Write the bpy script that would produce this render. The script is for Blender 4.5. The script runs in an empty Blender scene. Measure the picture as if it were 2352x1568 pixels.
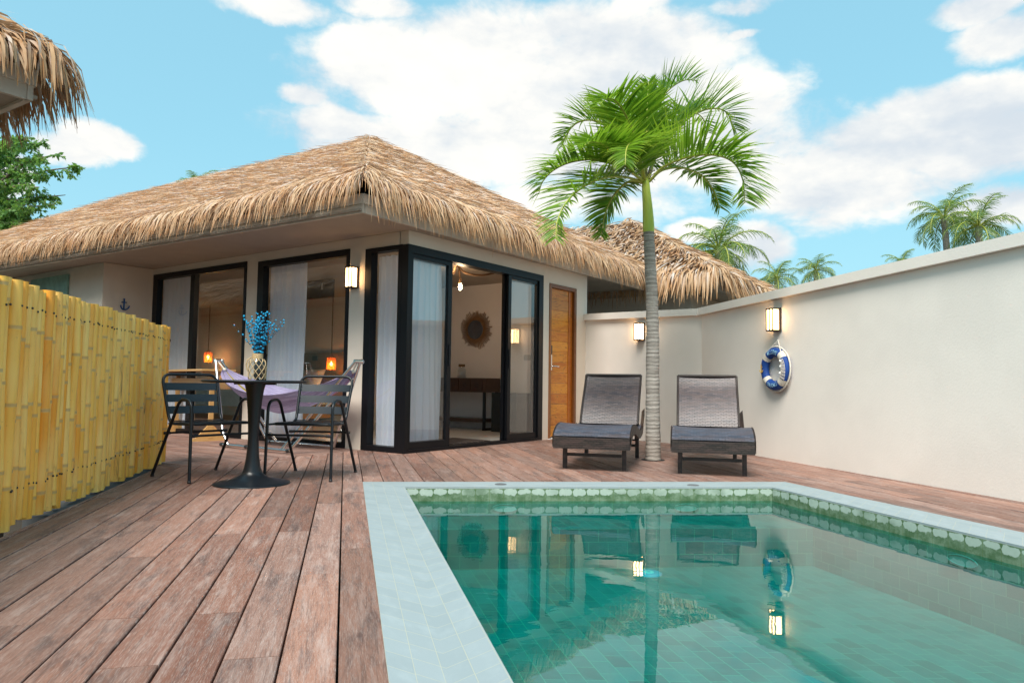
import bpy, math, random
import numpy as np
from mathutils import Vector, Matrix
random.seed(7); rng = np.random.default_rng(7)
S = bpy.context.scene
COL = S.collection
R = math.radians
V = Vector
Z = V((0, 0, 1))

# ------------------------------------------------------------------ survey of the place: where the viewer stands
EYE = V((0, 0, .745)); FPX = 1600.0; CX, CY = 1176.0, 784.0
_p = math.atan(96 / FPX); _a = math.atan(.0135)
_f = V((0, math.cos(_p), math.sin(_p))); _r0 = V((1, 0, 0)); _u0 = _r0.cross(_f)
_r = _r0 * math.cos(_a) + _u0 * math.sin(_a); _u = -_r0 * math.sin(_a) + _u0 * math.cos(_a)
def ray(x, y): return _f + _r * ((x - CX) / FPX) - _u * ((y - CY) / FPX)
def onz(x, y, z=0.0):
    d = ray(x, y); return EYE + d * ((z - EYE.z) / d.z)
def aty(x, y, Y):
    d = ray(x, y); return EYE + d * (Y / d.y)
def onplane(x, y, p, n):
    d = ray(x, y); return EYE + d * ((p - EYE).dot(n) / d.dot(n))

# ------------------------------------------------------------------ mesh helpers
class MB:
    def __init__(s): s.v = []; s.f = []; s.c = []; s.uv = []; s.mi = []; s.sm = []
    def add(s, vs, fs, c=None, uv=None, mi=0, sm=False):
        o = len(s.v)
        s.v += [tuple(q) for q in vs]
        if c is None: c = (random.random(), random.random(), random.random())
        if isinstance(c, list): s.c += c
        else: s.c += [c] * len(vs)
        s.uv += [tuple(q) for q in uv] if uv is not None else [tuple(q) for q in vs]
        for f in fs: s.f.append(tuple(i + o for i in f)); s.mi.append(mi); s.sm.append(sm)
    def hexa(s, p, **k):   # 8 points, bottom 4 then top 4
        c = k.pop('c', (random.random(), random.random(), random.random()))
        for q in ((3, 2, 1, 0), (4, 5, 6, 7), (0, 1, 5, 4), (1, 2, 6, 5), (2, 3, 7, 6), (3, 0, 4, 7)):
            a = [V(p[i]) for i in q]
            l1 = (a[1] - a[0]).length; l2 = (a[3] - a[0]).length
            s.add(a, [(0, 1, 2, 3)], c=c, uv=[(0, 0, 0), (l1, 0, 0), (l1, l2, 0), (0, l2, 0)], **k)
    def box(s, c, d, rot=None, **k):
        x, y, z = d[0] / 2, d[1] / 2, d[2] / 2
        p = [V(q) for q in ((-x, -y, -z), (x, -y, -z), (x, y, -z), (-x, y, -z), (-x, -y, z), (x, -y, z), (x, y, z), (-x, y, z))]
        if rot is not None: p = [rot @ q for q in p]
        s.hexa([q + V(c) for q in p], **k)
    def fbox(s, O, ds, dn, s0, s1, n0, n1, z0, z1, **k):
        p = []
        for z in (z0, z1):
            for (a, b) in ((s0, n0), (s1, n0), (s1, n1), (s0, n1)):
                p.append(O + ds * a + dn * b + Z * z)
        if ds.cross(dn).z < 0: p = [p[3], p[2], p[1], p[0], p[7], p[6], p[5], p[4]]
        s.hexa(p, **k)
    def tube(s, pts, r, n=8, caps=True, closed=False, c=None, squash=None, **k):
        pts = [V(q) for q in pts]; m = len(pts)
        rs = r if isinstance(r, (list, tuple)) else [r] * m
        if c is None: c = (random.random(), random.random(), random.random())
        T = []
        for i in range(m):
            a = pts[(i - 1) % m] if (closed or i) else pts[0]
            b = pts[(i + 1) % m] if (closed or i < m - 1) else pts[-1]
            T.append((b - a).normalized())
        ref = Z if abs(T[0].z) < .9 else V((1, 0, 0))
        N = (ref - T[0] * ref.dot(T[0])).normalized()
        vs = []; uv = []; L = 0
        for i in range(m):
            if i: L += (pts[i] - pts[i - 1]).length
            N = (N - T[i] * N.dot(T[i]));
            N = N.normalized() if N.length > 1e-6 else T[i].orthogonal().normalized()
            B = T[i].cross(N)
            for j in range(n):
                t = 2 * math.pi * j / n
                vs.append(pts[i] + (N * math.cos(t) + B * math.sin(t)) * rs[i]); uv.append((L, j / n, 0))
        fs = []
        for i in range(m if closed else m - 1):
            for j in range(n):
                a = i * n + j; b = i * n + (j + 1) % n; d = ((i + 1) % m) * n + j; e = ((i + 1) % m) * n + (j + 1) % n
                fs.append((a, b, e, d))
        s.add(vs, fs, c=c, uv=uv, sm=True, **k)
        if caps and not closed:
            s.add(vs[:n][::-1], [tuple(range(n))], c=c, **k); s.add(vs[-n:], [tuple(range(n))], c=c, **k)
    def lathe(s, prof, c=(0, 0, 0), n=32, c4=None, **k):
        c = V(c); vs = []; fs = []; uv = []; m = len(prof)
        for (r, z) in prof:
            for j in range(n):
                t = 2 * math.pi * j / n
                vs.append(c + V((r * math.cos(t), r * math.sin(t), z))); uv.append((j / n, z, r))
        for i in range(m - 1):
            for j in range(n):
                fs.append((i * n + j, i * n + (j + 1) % n, (i + 1) * n + (j + 1) % n, (i + 1) * n + j))
        s.add(vs, fs, c=c4 or (.5, .5, .5), uv=uv, sm=True, **k)
    def ball(s, c, r, n=8, m=5, sc=(1, 1, 1), **k):
        c = V(c); vs = []; fs = []
        for i in range(m + 1):
            a = math.pi * i / m
            for j in range(n):
                t = 2 * math.pi * j / n
                vs.append(c + V((r * sc[0] * math.sin(a) * math.cos(t), r * sc[1] * math.sin(a) * math.sin(t), r * sc[2] * math.cos(a))))
        for i in range(m):
            for j in range(n):
                fs.append((i * n + j, (i + 1) * n + j, (i + 1) * n + (j + 1) % n, i * n + (j + 1) % n))
        s.add(vs, fs, sm=True, **k)
    def quad(s, p0, p1, p2, p3, uv=None, **k):
        a, b, c, d = V(p0), V(p1), V(p2), V(p3)
        if uv is None:
            l1 = (b - a).length; l2 = (d - a).length
            uv = [(0, 0, 0), (l1, 0, 0), (l1, l2, 0), (0, l2, 0)]
        s.add([a, b, c, d], [(0, 1, 2, 3)], uv=uv, **k)
    def grid(s, fn, nu, nv, c=None, sm=True, **k):
        vs = []; uv = []
        for i in range(nu + 1):
            for j in range(nv + 1):
                vs.append(fn(i / nu, j / nv)); uv.append((i / nu, j / nv, 0))
        fs = [(i * (nv + 1) + j, (i + 1) * (nv + 1) + j, (i + 1) * (nv + 1) + j + 1, i * (nv + 1) + j + 1) for i in range(nu) for j in range(nv)]
        s.add(vs, fs, c=c, uv=uv, sm=sm, **k)
    def build(s, name, mats, parent=None, loc=None):
        me = bpy.data.meshes.new(name)
        vs = s.v
        if loc is not None: vs = [(a - loc[0], b - loc[1], c - loc[2]) for a, b, c in vs]
        me.from_pydata(vs, [], s.f)
        me.polygons.foreach_set('material_index', s.mi); me.polygons.foreach_set('use_smooth', s.sm)
        finish(me, np.array(s.c, np.float32), np.array(s.uv, np.float32))
        return link(name, me, mats, parent, loc)
def finish(me, c, uv):
    a = me.attributes.new('rnd', 'FLOAT_COLOR', 'POINT')
    a.data.foreach_set('color', np.concatenate([c[:, :3], np.ones((len(c), 1), np.float32)], 1).ravel())
    b = me.attributes.new('uvw', 'FLOAT_VECTOR', 'POINT'); b.data.foreach_set('vector', uv.ravel())
    me.update()
def link(name, me, mats, parent=None, loc=None):
    for m in (mats if isinstance(mats, (list, tuple)) else [mats]): me.materials.append(m)
    o = bpy.data.objects.new(name, me); COL.objects.link(o)
    if parent is not None: o.parent = parent
    if loc is not None: o.location = loc
    return o
def np_mesh(name, v, quads, c, uv, mat, parent=None, smooth=True):
    me = bpy.data.meshes.new(name)
    nv, nq = len(v), len(quads)
    me.vertices.add(nv); me.vertices.foreach_set('co', v.astype(np.float32).ravel())
    me.loops.add(nq * 4); me.loops.foreach_set('vertex_index', quads.astype(np.int32).ravel())
    me.polygons.add(nq); me.polygons.foreach_set('loop_start', np.arange(0, nq * 4, 4, dtype=np.int32))
    me.polygons.foreach_set('use_smooth', np.full(nq, smooth))
    me.update(calc_edges=True)
    finish(me, c.astype(np.float32), uv.astype(np.float32))
    return link(name, me, mat, parent)
def tag(o, label=None, cat=None, group=None, kind=None):
    if label: o['label'] = label
    if cat: o['category'] = cat
    if group: o['group'] = group
    if kind: o['kind'] = kind
    return o
def empty(name, label, cat, loc=(0, 0, 0), rz=0, group=None):
    o = bpy.data.objects.new(name, None); COL.objects.link(o); o.empty_display_size = .1
    o.location = loc; o.rotation_euler = (0, 0, rz)
    return tag(o, label, cat, group)
def copy_tree(o, parent=None):
    c = o.copy(); COL.objects.link(c)
    if parent is not None: c.parent = parent
    for ch in list(o.children): copy_tree(ch, c)
    return c
def spline(pts, n=6):
    pts = [V(p) for p in pts]; out = []
    P = [pts[0] * 2 - pts[1]] + pts + [pts[-1] * 2 - pts[-2]]
    for i in range(1, len(P) - 2):
        for k in range(n):
            t = k / n; a, b, c, d = P[i - 1], P[i], P[i + 1], P[i + 2]
            out.append(.5 * ((2 * b) + (c - a) * t + (2 * a - 5 * b + 4 * c - d) * t * t + (3 * b - a - 3 * c + d) * t ** 3))
    return out + [pts[-1]]
def round_path(pts, r=.05, n=5):
    pts = [V(p) for p in pts]; out = [pts[0]]
    for i in range(1, len(pts) - 1):
        a = (pts[i - 1] - pts[i]); b = (pts[i + 1] - pts[i]); q = min(r, a.length * .49, b.length * .49)
        p0 = pts[i] + a.normalized() * q; p1 = pts[i] + b.normalized() * q
        for k in range(n + 1):
            t = k / n; out.append(p0 * (1 - t) ** 2 + pts[i] * 2 * t * (1 - t) + p1 * t * t)
    return out + [pts[-1]]

# ------------------------------------------------------------------ material helpers
class Mt:
    def __init__(s, name):
        s.m = bpy.data.materials.new(name); s.m.use_nodes = True; s.t = s.m.node_tree; s.t.nodes.clear()
        s.out = s.t.nodes.new('ShaderNodeOutputMaterial')
    def n(s, typ, props=None, **ins):
        nd = s.t.nodes.new('ShaderNode' + typ)
        for k, v in (props or {}).items(): setattr(nd, k, v)
        for k, v in ins.items():
            key = int(k[1:]) if k[0] == 'i' and k[1:].isdigit() else k.replace('_', ' ')
            s.set(nd.inputs[key], v)
        return nd
    def set(s, sock, v):
        if isinstance(v, bpy.types.NodeSocket): s.t.links.new(v, sock)
        else:
            if sock.type == 'RGBA' and len(v) == 3: v = (*v, 1)
            sock.default_value = v
    def attr(s, name): return s.n('Attribute', {'attribute_name': name})
    def rnd(s, i=0):
        sp = s.n('SeparateColor', None, Color=s.attr('rnd').outputs['Color']); return sp.outputs[i]
    def uv(s): return s.attr('uvw').outputs['Vector']
    def obj(s): return s.n('TexCoord').outputs['Object']
    def mapv(s, vec, scale=(1, 1, 1), loc=(0, 0, 0), rot=(0, 0, 0)):
        return s.n('Mapping', None, Vector=vec, Scale=scale, Location=loc, Rotation=rot).outputs[0]
    def noise(s, vec, scale, detail=4, rough=.55, dist=0, out='Fac'):
        return s.n('TexNoise', None, Vector=vec, Scale=scale, Detail=detail, Roughness=rough, Distortion=dist).outputs[out]
    def ramp(s, fac, stops, interp='LINEAR'):
        r = s.n('ValToRGB', None, Fac=fac); cr = r.color_ramp; cr.interpolation = interp
        while len(cr.elements) < len(stops): cr.elements.new(.5)
        for e, (p, c) in zip(cr.elements, stops): e.position = p; e.color = (*c, 1) if len(c) == 3 else c
        return r.outputs[0]
    def math(s, op, a, b=0.0, c=0.0, clamp=False):
        nd = s.n('Math', {'operation': op, 'use_clamp': clamp}); s.set(nd.inputs[0], a); s.set(nd.inputs[1], b); s.set(nd.inputs[2], c); return nd.outputs[0]
    def mix(s, fac, a, b, mode='MIX'):
        nd = s.n('Mix', {'data_type': 'RGBA', 'blend_type': mode}); s.set(nd.inputs[0], fac); s.set(nd.inputs[6], a); s.set(nd.inputs[7], b); return nd.outputs[2]
    def sep(s, vec):
        nd = s.n('SeparateXYZ', None, Vector=vec); return nd.outputs
    def comb(s, x, y, z=0.0):
        nd = s.n('CombineXYZ'); s.set(nd.inputs[0], x); s.set(nd.inputs[1], y); s.set(nd.inputs[2], z); return nd.outputs[0]
    def sstep(s, x, a, b):
        nd = s.n('MapRange', {'interpolation_type': 'SMOOTHSTEP'}, Value=x, From_Min=a, From_Max=b); return nd.outputs[0]
    def bump(s, h, st=.3, d=.01, nrm=None):
        nd = s.n('Bump', None, Height=h, Strength=st, Distance=d)
        if nrm is not None: s.set(nd.inputs['Normal'], nrm)
        return nd.outputs[0]
    def bsdf(s, color, rough=.6, metal=0.0, normal=None, spec=.5, **kw):
        b = s.n('BsdfPrincipled', None, Base_Color=color, Roughness=rough, Metallic=metal)
        b.inputs['Specular IOR Level'].default_value = spec
        for k, v in kw.items(): s.set(b.inputs[k.replace('_', ' ')], v)
        if normal is not None: s.set(b.inputs['Normal'], normal)
        return b.outputs[0]
    def done(s, sh): s.t.links.new(sh, s.out.inputs[0]); return s.m
def simple(name, col, rough=.5, metal=0.0, spec=.5, var=.0, nscale=20, bump=0.0):
    m = Mt(name)
    c = col; nz = m.noise(m.obj(), nscale)
    if var: c = m.mix(m.sstep(nz, .3, .7), tuple(q * (1 - var) for q in col), tuple(min(1, q * (1 + var)) for q in col))
    return m.done(m.bsdf(c, rough, metal, m.bump(nz, bump, .01) if bump else None, spec))
def emit(name, col, st):
    m = Mt(name); return m.done(m.n('Emission', None, Color=col, Strength=st).outputs[0])
M = {}
def plaster(name, c):
    m = Mt(name); o = m.obj()
    big = m.noise(o, 1.3, 3); fine = m.noise(o, 60, 3); mid = m.noise(m.mapv(o, (1, 1, .35)), 6, 5, .6)
    col = m.mix(m.sstep(big, .35, .7), tuple(q * .97 for q in c), tuple(min(1, q * 1.05) for q in c))
    col = m.mix(m.math('MULTIPLY', m.sstep(mid, .55, .8), .10), col, tuple(q * .8 for q in c))
    h = m.math('ADD', fine, m.math('MULTIPLY', mid, 1.5))
    return m.done(m.bsdf(col, .85, 0, m.bump(h, .25, .004), .25))
M['wall'] = plaster('plaster_beige', (.75, .655, .56))
M['court'] = plaster('plaster_courtyard', (.83, .765, .705))
M['inner'] = plaster('plaster_inner', (.76, .71, .68))
M['green'] = plaster('plaster_green', (.40, .55, .48))
M['fascia'] = simple('fascia_board', (.60, .54, .47), .7, var=.1, nscale=6, bump=.2)
M['soffit'] = simple('soffit_board', (.38, .325, .27), .8, var=.06, nscale=3)
M['black'] = simple('black_aluminium', (.0045, .005, .007), .38, spec=.28)
M['metal_black'] = simple('powder_coated_metal', (.007, .010, .014), .36, spec=.4, var=.1, nscale=200, bump=.03)
M['slat'] = simple('painted_slat', (.010, .018, .027), .45, spec=.4, var=.08, nscale=60)
M['chrome'] = simple('polished_steel', (.72, .71, .70), .14, 1.0)
M['dark'] = simple('painted_hole_shade', (.01, .01, .01), .9)
M['panel_black'] = simple('black_gloss_panel', (.008, .008, .009), .25)
M['linen'] = simple('white_linen', (.75, .75, .74), .9, var=.05)
M['grey_plastic'] = simple('grey_plate', (.33, .34, .34), .5)
M['switch'] = simple('switch_plate_black', (.02, .02, .022), .4)
M['white_plastic'] = simple('white_plastic', (.75, .8, .8), .35)
M['inlet'] = simple('inlet_rim', (.36, .34, .33), .5)
M['teal_plastic'] = simple('teal_plastic', (.05, .45, .6), .4)
M['jute'] = simple('jute_rope', (.64, .46, .26), .9, var=.25, nscale=150, bump=.4)
M['rope'] = simple('brown_rope', (.16, .09, .045), .9, var=.3, nscale=150, bump=.4)
M['white_rope'] = simple('white_rope', (.72, .66, .58), .85, var=.12, nscale=120, bump=.3)
M['blue_cast'] = simple('blue_painted_iron', (.01, .09, .28), .45, var=.2)
M['berry'] = simple('turquoise_berry', (.0, .34, .62), .5, var=.15, nscale=40)
M['stem'] = simple('dark_stem', (.03, .03, .03), .8)
M['tile_floor'] = simple('pale_floor_tile', (.66, .64, .62), .25, var=.04, nscale=2)
M['ground'] = simple('bare_ground', (.07, .055, .04), .95, var=.25, nscale=.7, bump=.3)
M['concrete'] = simple('grey_concrete', (.105, .11, .115), .85, var=.14, nscale=5, bump=.2)
M['gold'] = simple('gold_paint', (.65, .40, .04), .4)
M['ring_blue'] = simple('blue_canvas', (.002, .048, .25), .7, var=.08, nscale=30, bump=.1)
M['ring_white'] = simple('cream_canvas', (.70, .64, .55), .8, var=.06, nscale=60, bump=.2)
M['letter'] = simple('pale_blue_lettering', (.42, .72, .86), .6)
M['mirror'] = simple('mirror_glass', (.25, .24, .24), .05, 1.0)
M['rattan'] = simple('rattan_ray', (.22, .12, .055), .75, var=.3, nscale=30)
M['lamp_metal'] = simple('bronze_lamp_frame', (.045, .032, .025), .45)
M['lamp_glow'] = emit('lamp_diffuser', (1, .60, .27), 8.0)
M['bulb'] = emit('bulb_filament', (1, .42, .09), 16.0)
def shade_mat():
    m = Mt('woven_lamp_shade'); o = m.obj()
    d = m.bsdf(m.mix(m.noise(o, 60), (.30, .12, .02), (.55, .28, .06)), .8)
    tr = m.n('BsdfTranslucent', None, Color=(.95, .48, .10)).outputs[0]
    return m.done(m.n('MixShader', None, Fac=.5, i1=d, i2=tr).outputs[0])
M['shade'] = shade_mat()
def glass(name, tint, ior=1.5, boost=1.0, rough=0.0, bump=None):
    m = Mt(name)
    nrm = bump(m) if bump else None
    bf = m.n('NewGeometry').outputs['Backfacing']                 # same reflectance from both sides of the sheet
    fr = m.n('Fresnel', None, IOR=m.math('ADD', ior, m.math('MULTIPLY', bf, 1 / ior - ior)))
    gl = m.n('BsdfGlossy', None, Color=(1, 1, 1), Roughness=rough)
    if nrm is not None: m.set(fr.inputs['Normal'], nrm); m.set(gl.inputs['Normal'], nrm)
    tr = m.n('BsdfTransparent', None, Color=tint)
    fac = m.math('MULTIPLY', fr.outputs[0], boost, clamp=True)
    return m.done(m.n('MixShader', None, Fac=fac, i1=tr.outputs[0], i2=gl.outputs[0]).outputs[0])
M['glass'] = glass('window_glass', (.93, .95, .95), 1.5, 2.1)
M['jar_glass'] = glass('jar_glass', (.88, .93, .95), 1.45, 1.5)
def water_bump(m):
    o = m.obj()
    a = m.noise(m.mapv(o, (1, 1.6, 1)), 2.2, 2, .5, .4)
    b = m.noise(m.mapv(o, (1, 1.5, 1)), 11, 2, .5, .6)
    return m.bump(m.math('ADD', m.math('MULTIPLY', a, 1.0), m.math('MULTIPLY', b, .10)), .07, .018)
M['water'] = glass('pool_water', (.07, .78, .75), 1.50, 1.0, 0.0, water_bump)

def deck_mat():
    m = Mt('weathered_deck_boards'); uv = m.uv(); r1, r2, r3 = m.rnd(0), m.rnd(1), m.rnd(2)
    off = m.comb(m.math('MULTIPLY', r1, 37), m.math('MULTIPLY', r2, 53), m.math('MULTIPLY', r3, 19))
    p = m.n('VectorMath', {'operation': 'ADD'}, i0=uv, i1=off).outputs[0]
    grain = m.noise(m.mapv(p, (5, 110, 1)), 1, 5, .65, .5)
    fib = m.noise(m.mapv(p, (28, 520, 1)), 1, 3, .7)
    blot = m.noise(m.mapv(p, (2.6, 15, 1)), 1, 7, .72, .35)
    blot2 = m.noise(m.mapv(p, (3.2, 24, 3)), 1, 6, .72, .3)
    base = m.mix(r1, (.205, .086, .057), (.300, .152, .108))
    base = m.mix(m.sstep(r2, .3, 1), base, (.245, .135, .105))
    c = m.mix(m.math('MULTIPLY', m.sstep(blot2, .45, .72), .66), base, (.41, .305, .27))
    c = m.mix(m.math('MULTIPLY', m.sstep(blot, .475, .68), .68), c, (.068, .048, .048))
    c = m.mix(m.math('MULTIPLY', m.sstep(grain, .48, .70), .65), c, (.11, .065, .052))
    c = m.mix(m.math('MULTIPLY', m.sstep(fib, .47, .75), .55), c, (.52, .42, .375))
    c = m.n('VectorMath', {'operation': 'SCALE'}, i0=c, Scale=m.math('ADD', .74, m.math('MULTIPLY', r3, .46))).outputs[0]
    h = m.math('ADD', m.math('MULTIPLY', grain, .8), fib)
    return m.done(m.bsdf(c, m.math('ADD', .46, m.math('MULTIPLY', blot, .25)), 0, m.bump(h, .45, .003), .35))
M['deck'] = deck_mat()
def coping_mat():
    m = Mt('pale_green_stone_coping'); uv = m.uv()
    b = m.n('TexBrick', {'offset': .04, 'offset_frequency': 3}, Vector=uv, Scale=1.0, Color1=(.262, .312, .328), Color2=(.288, .338, .355), Mortar=(.40, .40, .31),
            Mortar_Size=.0014, Mortar_Smooth=.3, Bias=0.0, Brick_Width=.105, Row_Height=.1)
    sp = m.noise(uv, 160, 3, .7); cl = m.noise(uv, 9, 4, .6)
    c = m.mix(m.math('MULTIPLY', m.sstep(sp, .5, .75), .45), b.outputs[0], (.25, .30, .32))
    c = m.mix(m.math('MULTIPLY', m.sstep(cl, .45, .75), .3), c, (.37, .425, .445))
    return m.done(m.bsdf(c, .75, 0, m.bump(m.math('SUBTRACT', sp, m.math('MULTIPLY', b.outputs[1], 2)), .25, .002), .3))
M['coping'] = coping_mat()
def pool_mat():
    m = Mt('green_stone_pool_tile'); uv = m.uv()
    b = m.n('TexBrick', {'offset': .5}, Vector=uv, Scale=1.0, Color1=(.048, .155, .145), Color2=(.105, .25, .235), Mortar=(.20, .38, .27), Mortar_Size=.0021, Bias=-.1, Brick_Width=.13, Row_Height=.085)
    cl = m.noise(uv, 5, 5, .65)
    c = m.mix(m.math('MULTIPLY', m.sstep(cl, .4, .7), .5), b.outputs[0], (.13, .28, .26))
    sp = m.noise(uv, 90, 3, .7)
    c = m.mix(m.math('MULTIPLY', m.sstep(sp, .45, .75), .4), c, (.05, .145, .13))
    return m.done(m.bsdf(c, .6, 0, None, .3))
M['pool'] = pool_mat()
def band_mat():
    m = Mt('waterline_tile_with_lime_bloom'); uv = m.uv(); x, y, _ = m.sep(uv)
    W = .1
    k = m.math('DIVIDE', x, W); fx = m.math('FRACT', k); cell = m.math('FLOOR', k)
    hsh = m.n('TexWhiteNoise', {'noise_dimensions': '1D'}, W=cell).outputs['Value']
    nz = m.noise(m.mapv(uv, (1, 1.0, 1)), 34, 4, .6); nb = m.noise(uv, 7, 3)
    dx = m.math('ABSOLUTE', m.math('SUBTRACT', fx, .5))          # 0..0.5
    edge = m.math('POWER', m.math('MULTIPLY', dx, 2), 7)
    low = m.math('ADD', -.060, m.math('MULTIPLY', m.math('SUBTRACT', nb, .5), .05))
    low = m.math('ADD', low, m.math('MULTIPLY', hsh, .014))
    low = m.math('ADD', low, m.math('MULTIPLY', edge, .028)); low = m.math('ADD', low, m.math('MULTIPLY', m.math('SUBTRACT', nz, .5), .055))
    top = m.math('SUBTRACT', -.011, m.math('MULTIPLY', edge, .024)); top = m.math('ADD', top, m.math('MULTIPLY', m.math('SUBTRACT', nz, .5), .030))
    a = m.math('MULTIPLY', m.sstep(m.math('SUBTRACT', y, low), -.003, .004), m.sstep(m.math('SUBTRACT', top, y), -.002, .003))
    a = m.math('MULTIPLY', a, m.sstep(m.math('SUBTRACT', .485, dx), -.01, .015))
    a = m.math('MULTIPLY', a, m.math('ADD', .25, m.math('MULTIPLY', .75, m.sstep(m.noise(uv, 3.1, 3), .30, .52))))
    sp = m.noise(uv, 130, 3, .7)
    base = m.mix(m.sstep(m.noise(uv, 14, 4, .65), .35, .7), (.070, .135, .062), (.20, .28, .19))
    base = m.mix(m.math('MULTIPLY', m.sstep(sp, .5, .75), .5), base, (.05, .10, .04))
    mort = m.sstep(dx, .478, .492)
    base = m.mix(m.math('MULTIPLY', mort, .6), base, (.10, .15, .035))
    c = m.mix(m.math('MULTIPLY', a, .80), base, m.mix(nz, (.40, .50, .44), (.56, .63, .57)))
    return m.done(m.bsdf(c, .6, 0, m.bump(sp, .2, .002), .3))
M['band'] = band_mat()
def thatch_mat(name, a, b, tip, grey):
    m = Mt(name); r1, r2, r3 = m.rnd(0), m.rnd(1), m.rnd(2)      # r3 = along the blade
    pn = m.noise(m.obj(), 2.4, 4, .6); pf = m.noise(m.obj(), 9, 3, .6)
    c = m.mix(m.math('ADD', m.math('MULTIPLY', r1, .6), m.math('MULTIPLY', m.sstep(pf, .35, .65), .4)), a, b)
    c = m.mix(m.math('MULTIPLY', m.sstep(m.math('ADD', m.math('MULTIPLY', r2, .35), pn), .62, .85), .75), c, tip)
    g = m.math('MULTIPLY', m.sstep(m.math('ADD', r2, m.math('MULTIPLY', m.math('SUBTRACT', pn, .5), .8)), .35, .85), m.sstep(r3, 1.0, .25))
    c = m.mix(g, c, grey)
    t = m.math('MULTIPLY', m.sstep(r3, .45, 1.0), m.sstep(m.math('ADD', r1, r2), .5, 1.3))
    c = m.mix(m.math('MULTIPLY', t, .9), c, tip)
    nz = m.noise(m.mapv(m.uv(), (1, 30, 1)), 12, 3)
    c = m.mix(m.math('MULTIPLY', m.sstep(nz, .5, .8), .35), c, (.16, .08, .035))
    sh = m.bsdf(c, .62, 0, None, .3)
    tr = m.n('BsdfTranslucent', None, Color=c).outputs[0]
    return m.done(m.n('MixShader', None, Fac=.18, i1=sh, i2=tr).outputs[0])
M['thatch'] = thatch_mat('palm_thatch', (.58, .36, .19), (.72, .53, .36), (.56, .25, .08), (.70, .61, .55))
M['thatch_grey'] = thatch_mat('weathered_palm_thatch', (.50, .30, .15), (.66, .47, .31), (.46, .22, .08), (.62, .57, .53))
M['thatch_base'] = simple('thatch_underlayer', (.13, .065, .028), .95, var=.4, nscale=25, bump=.5)
def bamboo_mat():
    m = Mt('yellow_bamboo'); uv = m.uv(); r1, r2, r3 = m.rnd(0), m.rnd(1), m.rnd(2)
    off = m.comb(m.math('MULTIPLY', r1, 31), m.math('MULTIPLY', r2, 17), 0.0)
    p = m.n('VectorMath', {'operation': 'ADD'}, i0=uv, i1=off).outputs[0]
    fib = m.noise(m.mapv(p, (3, 60, 1)), 1, 4, .6); bl = m.noise(m.mapv(p, (3, 9, 1)), 1, 5, .65, .8); wide = m.noise(m.mapv(p, (1.2, 2, 1)), 1, 3)
    c = m.mix(r1, (.92, .37, .028), (.98, .55, .085))
    c = m.mix(m.sstep(wide, .4, .7), c, (.98, .65, .19))
    c = m.mix(m.math('MULTIPLY', m.sstep(fib, .5, .75), .45), c, (.62, .27, .03))
    c = m.mix(m.math('MULTIPLY', m.sstep(bl, .60, .74), .75), c, (.22, .12, .04))
    c = m.mix(m.math('MULTIPLY', m.sstep(m.noise(p, 60, 3), .66, .76), .6), c, (.16, .10, .05))
    node = m.sep(uv)[2]
    c = m.mix(m.math('MULTIPLY', m.sstep(node, .3, .9), .7), c, (.50, .36, .17))
    return m.done(m.bsdf(c, .42, 0, m.bump(fib, .2, .003), .5))
M['bamboo'] = bamboo_mat()
M['bamboo_cut'] = simple('bamboo_cut_end', (.42, .24, .08), .8, var=.2)
def wood(name, a, b, d, sc=(2, 26, 1)):
    m = Mt(name); uv = m.uv(); r1, r2 = m.rnd(0), m.rnd(1)
    off = m.comb(m.math('MULTIPLY', r1, 31), m.math('MULTIPLY', r2, 17), m.math('MULTIPLY', r1, 5))
    p = m.n('VectorMath', {'operation': 'ADD'}, i0=uv, i1=off).outputs[0]
    g = m.noise(m.mapv(p, sc), 1, 5, .6, 2.5); f = m.noise(m.mapv(p, (6, 130, 1)), 1, 3)
    c = m.mix(m.sstep(m.math('ADD', m.math('MULTIPLY', g, .8), m.math('MULTIPLY', r2, .25)), .38, .68), a, b)
    c = m.mix(m.math('MULTIPLY', m.sstep(g, .55, .68), .7), c, d)
    c = m.mix(m.math('MULTIPLY', m.sstep(r1, .55, 1.0), .45), c, d)
    c = m.mix(m.math('MULTIPLY', m.sstep(f, .5, .8), .25), c, d)
    return m.done(m.bsdf(c, .35, 0, m.bump(f, .1, .001), .5))
M['teak'] = wood('varnished_teak', (.48, .125, .008), (.72, .29, .025), (.21, .042, .004), (2.2, 9, 1))
M['teak_dark'] = wood('teak_frame', (.20, .062, .012), (.29, .10, .02), (.09, .028, .006))
M['pine'] = wood('light_pine', (.60, .33, .11), (.70, .43, .18), (.42, .20, .06))
M['walnut'] = wood('dark_console_wood', (.045, .022, .014), (.085, .042, .024), (.02, .01, .008))
M['headboard'] = wood('headboard_wood', (.16, .10, .05), (.22, .14, .08), (.10, .06, .03))
def wicker(name, a, b, mo, sx=.034, sy=.011):
    m = Mt(name); uv = m.uv()
    br = m.n('TexBrick', {'offset': .5}, Vector=uv, Scale=1.0, Color1=a, Color2=b, Mortar=mo, Mortar_Size=.0022, Mortar_Smooth=.6, Bias=0.0, Brick_Width=sx, Row_Height=sy)
    nz = m.noise(m.mapv(uv, (3, 14, 1)), 1.6, 3)
    c = m.mix(m.math('MULTIPLY', m.sstep(nz, .42, .62), .45), br.outputs[0], (.085, .048, .042))
    h = m.math('SUBTRACT', 1.0, br.outputs[1])
    return m.done(m.bsdf(c, .42, 0, m.bump(h, .8, .004), .6))
M['wicker'] = wicker('woven_resin_wicker', (.040, .031, .044), (.118, .082, .088), (.012, .010, .013), .05, .0165)
M['wicker_seat'] = wicker('woven_resin_seat', (.040, .046, .072), (.100, .100, .135), (.012, .012, .016), .05, .0165)
M['wicker_dark'] = wicker('woven_resin_apron', (.020, .013, .011), (.042, .027, .022), (.005, .004, .003), .05, .017)
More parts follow.
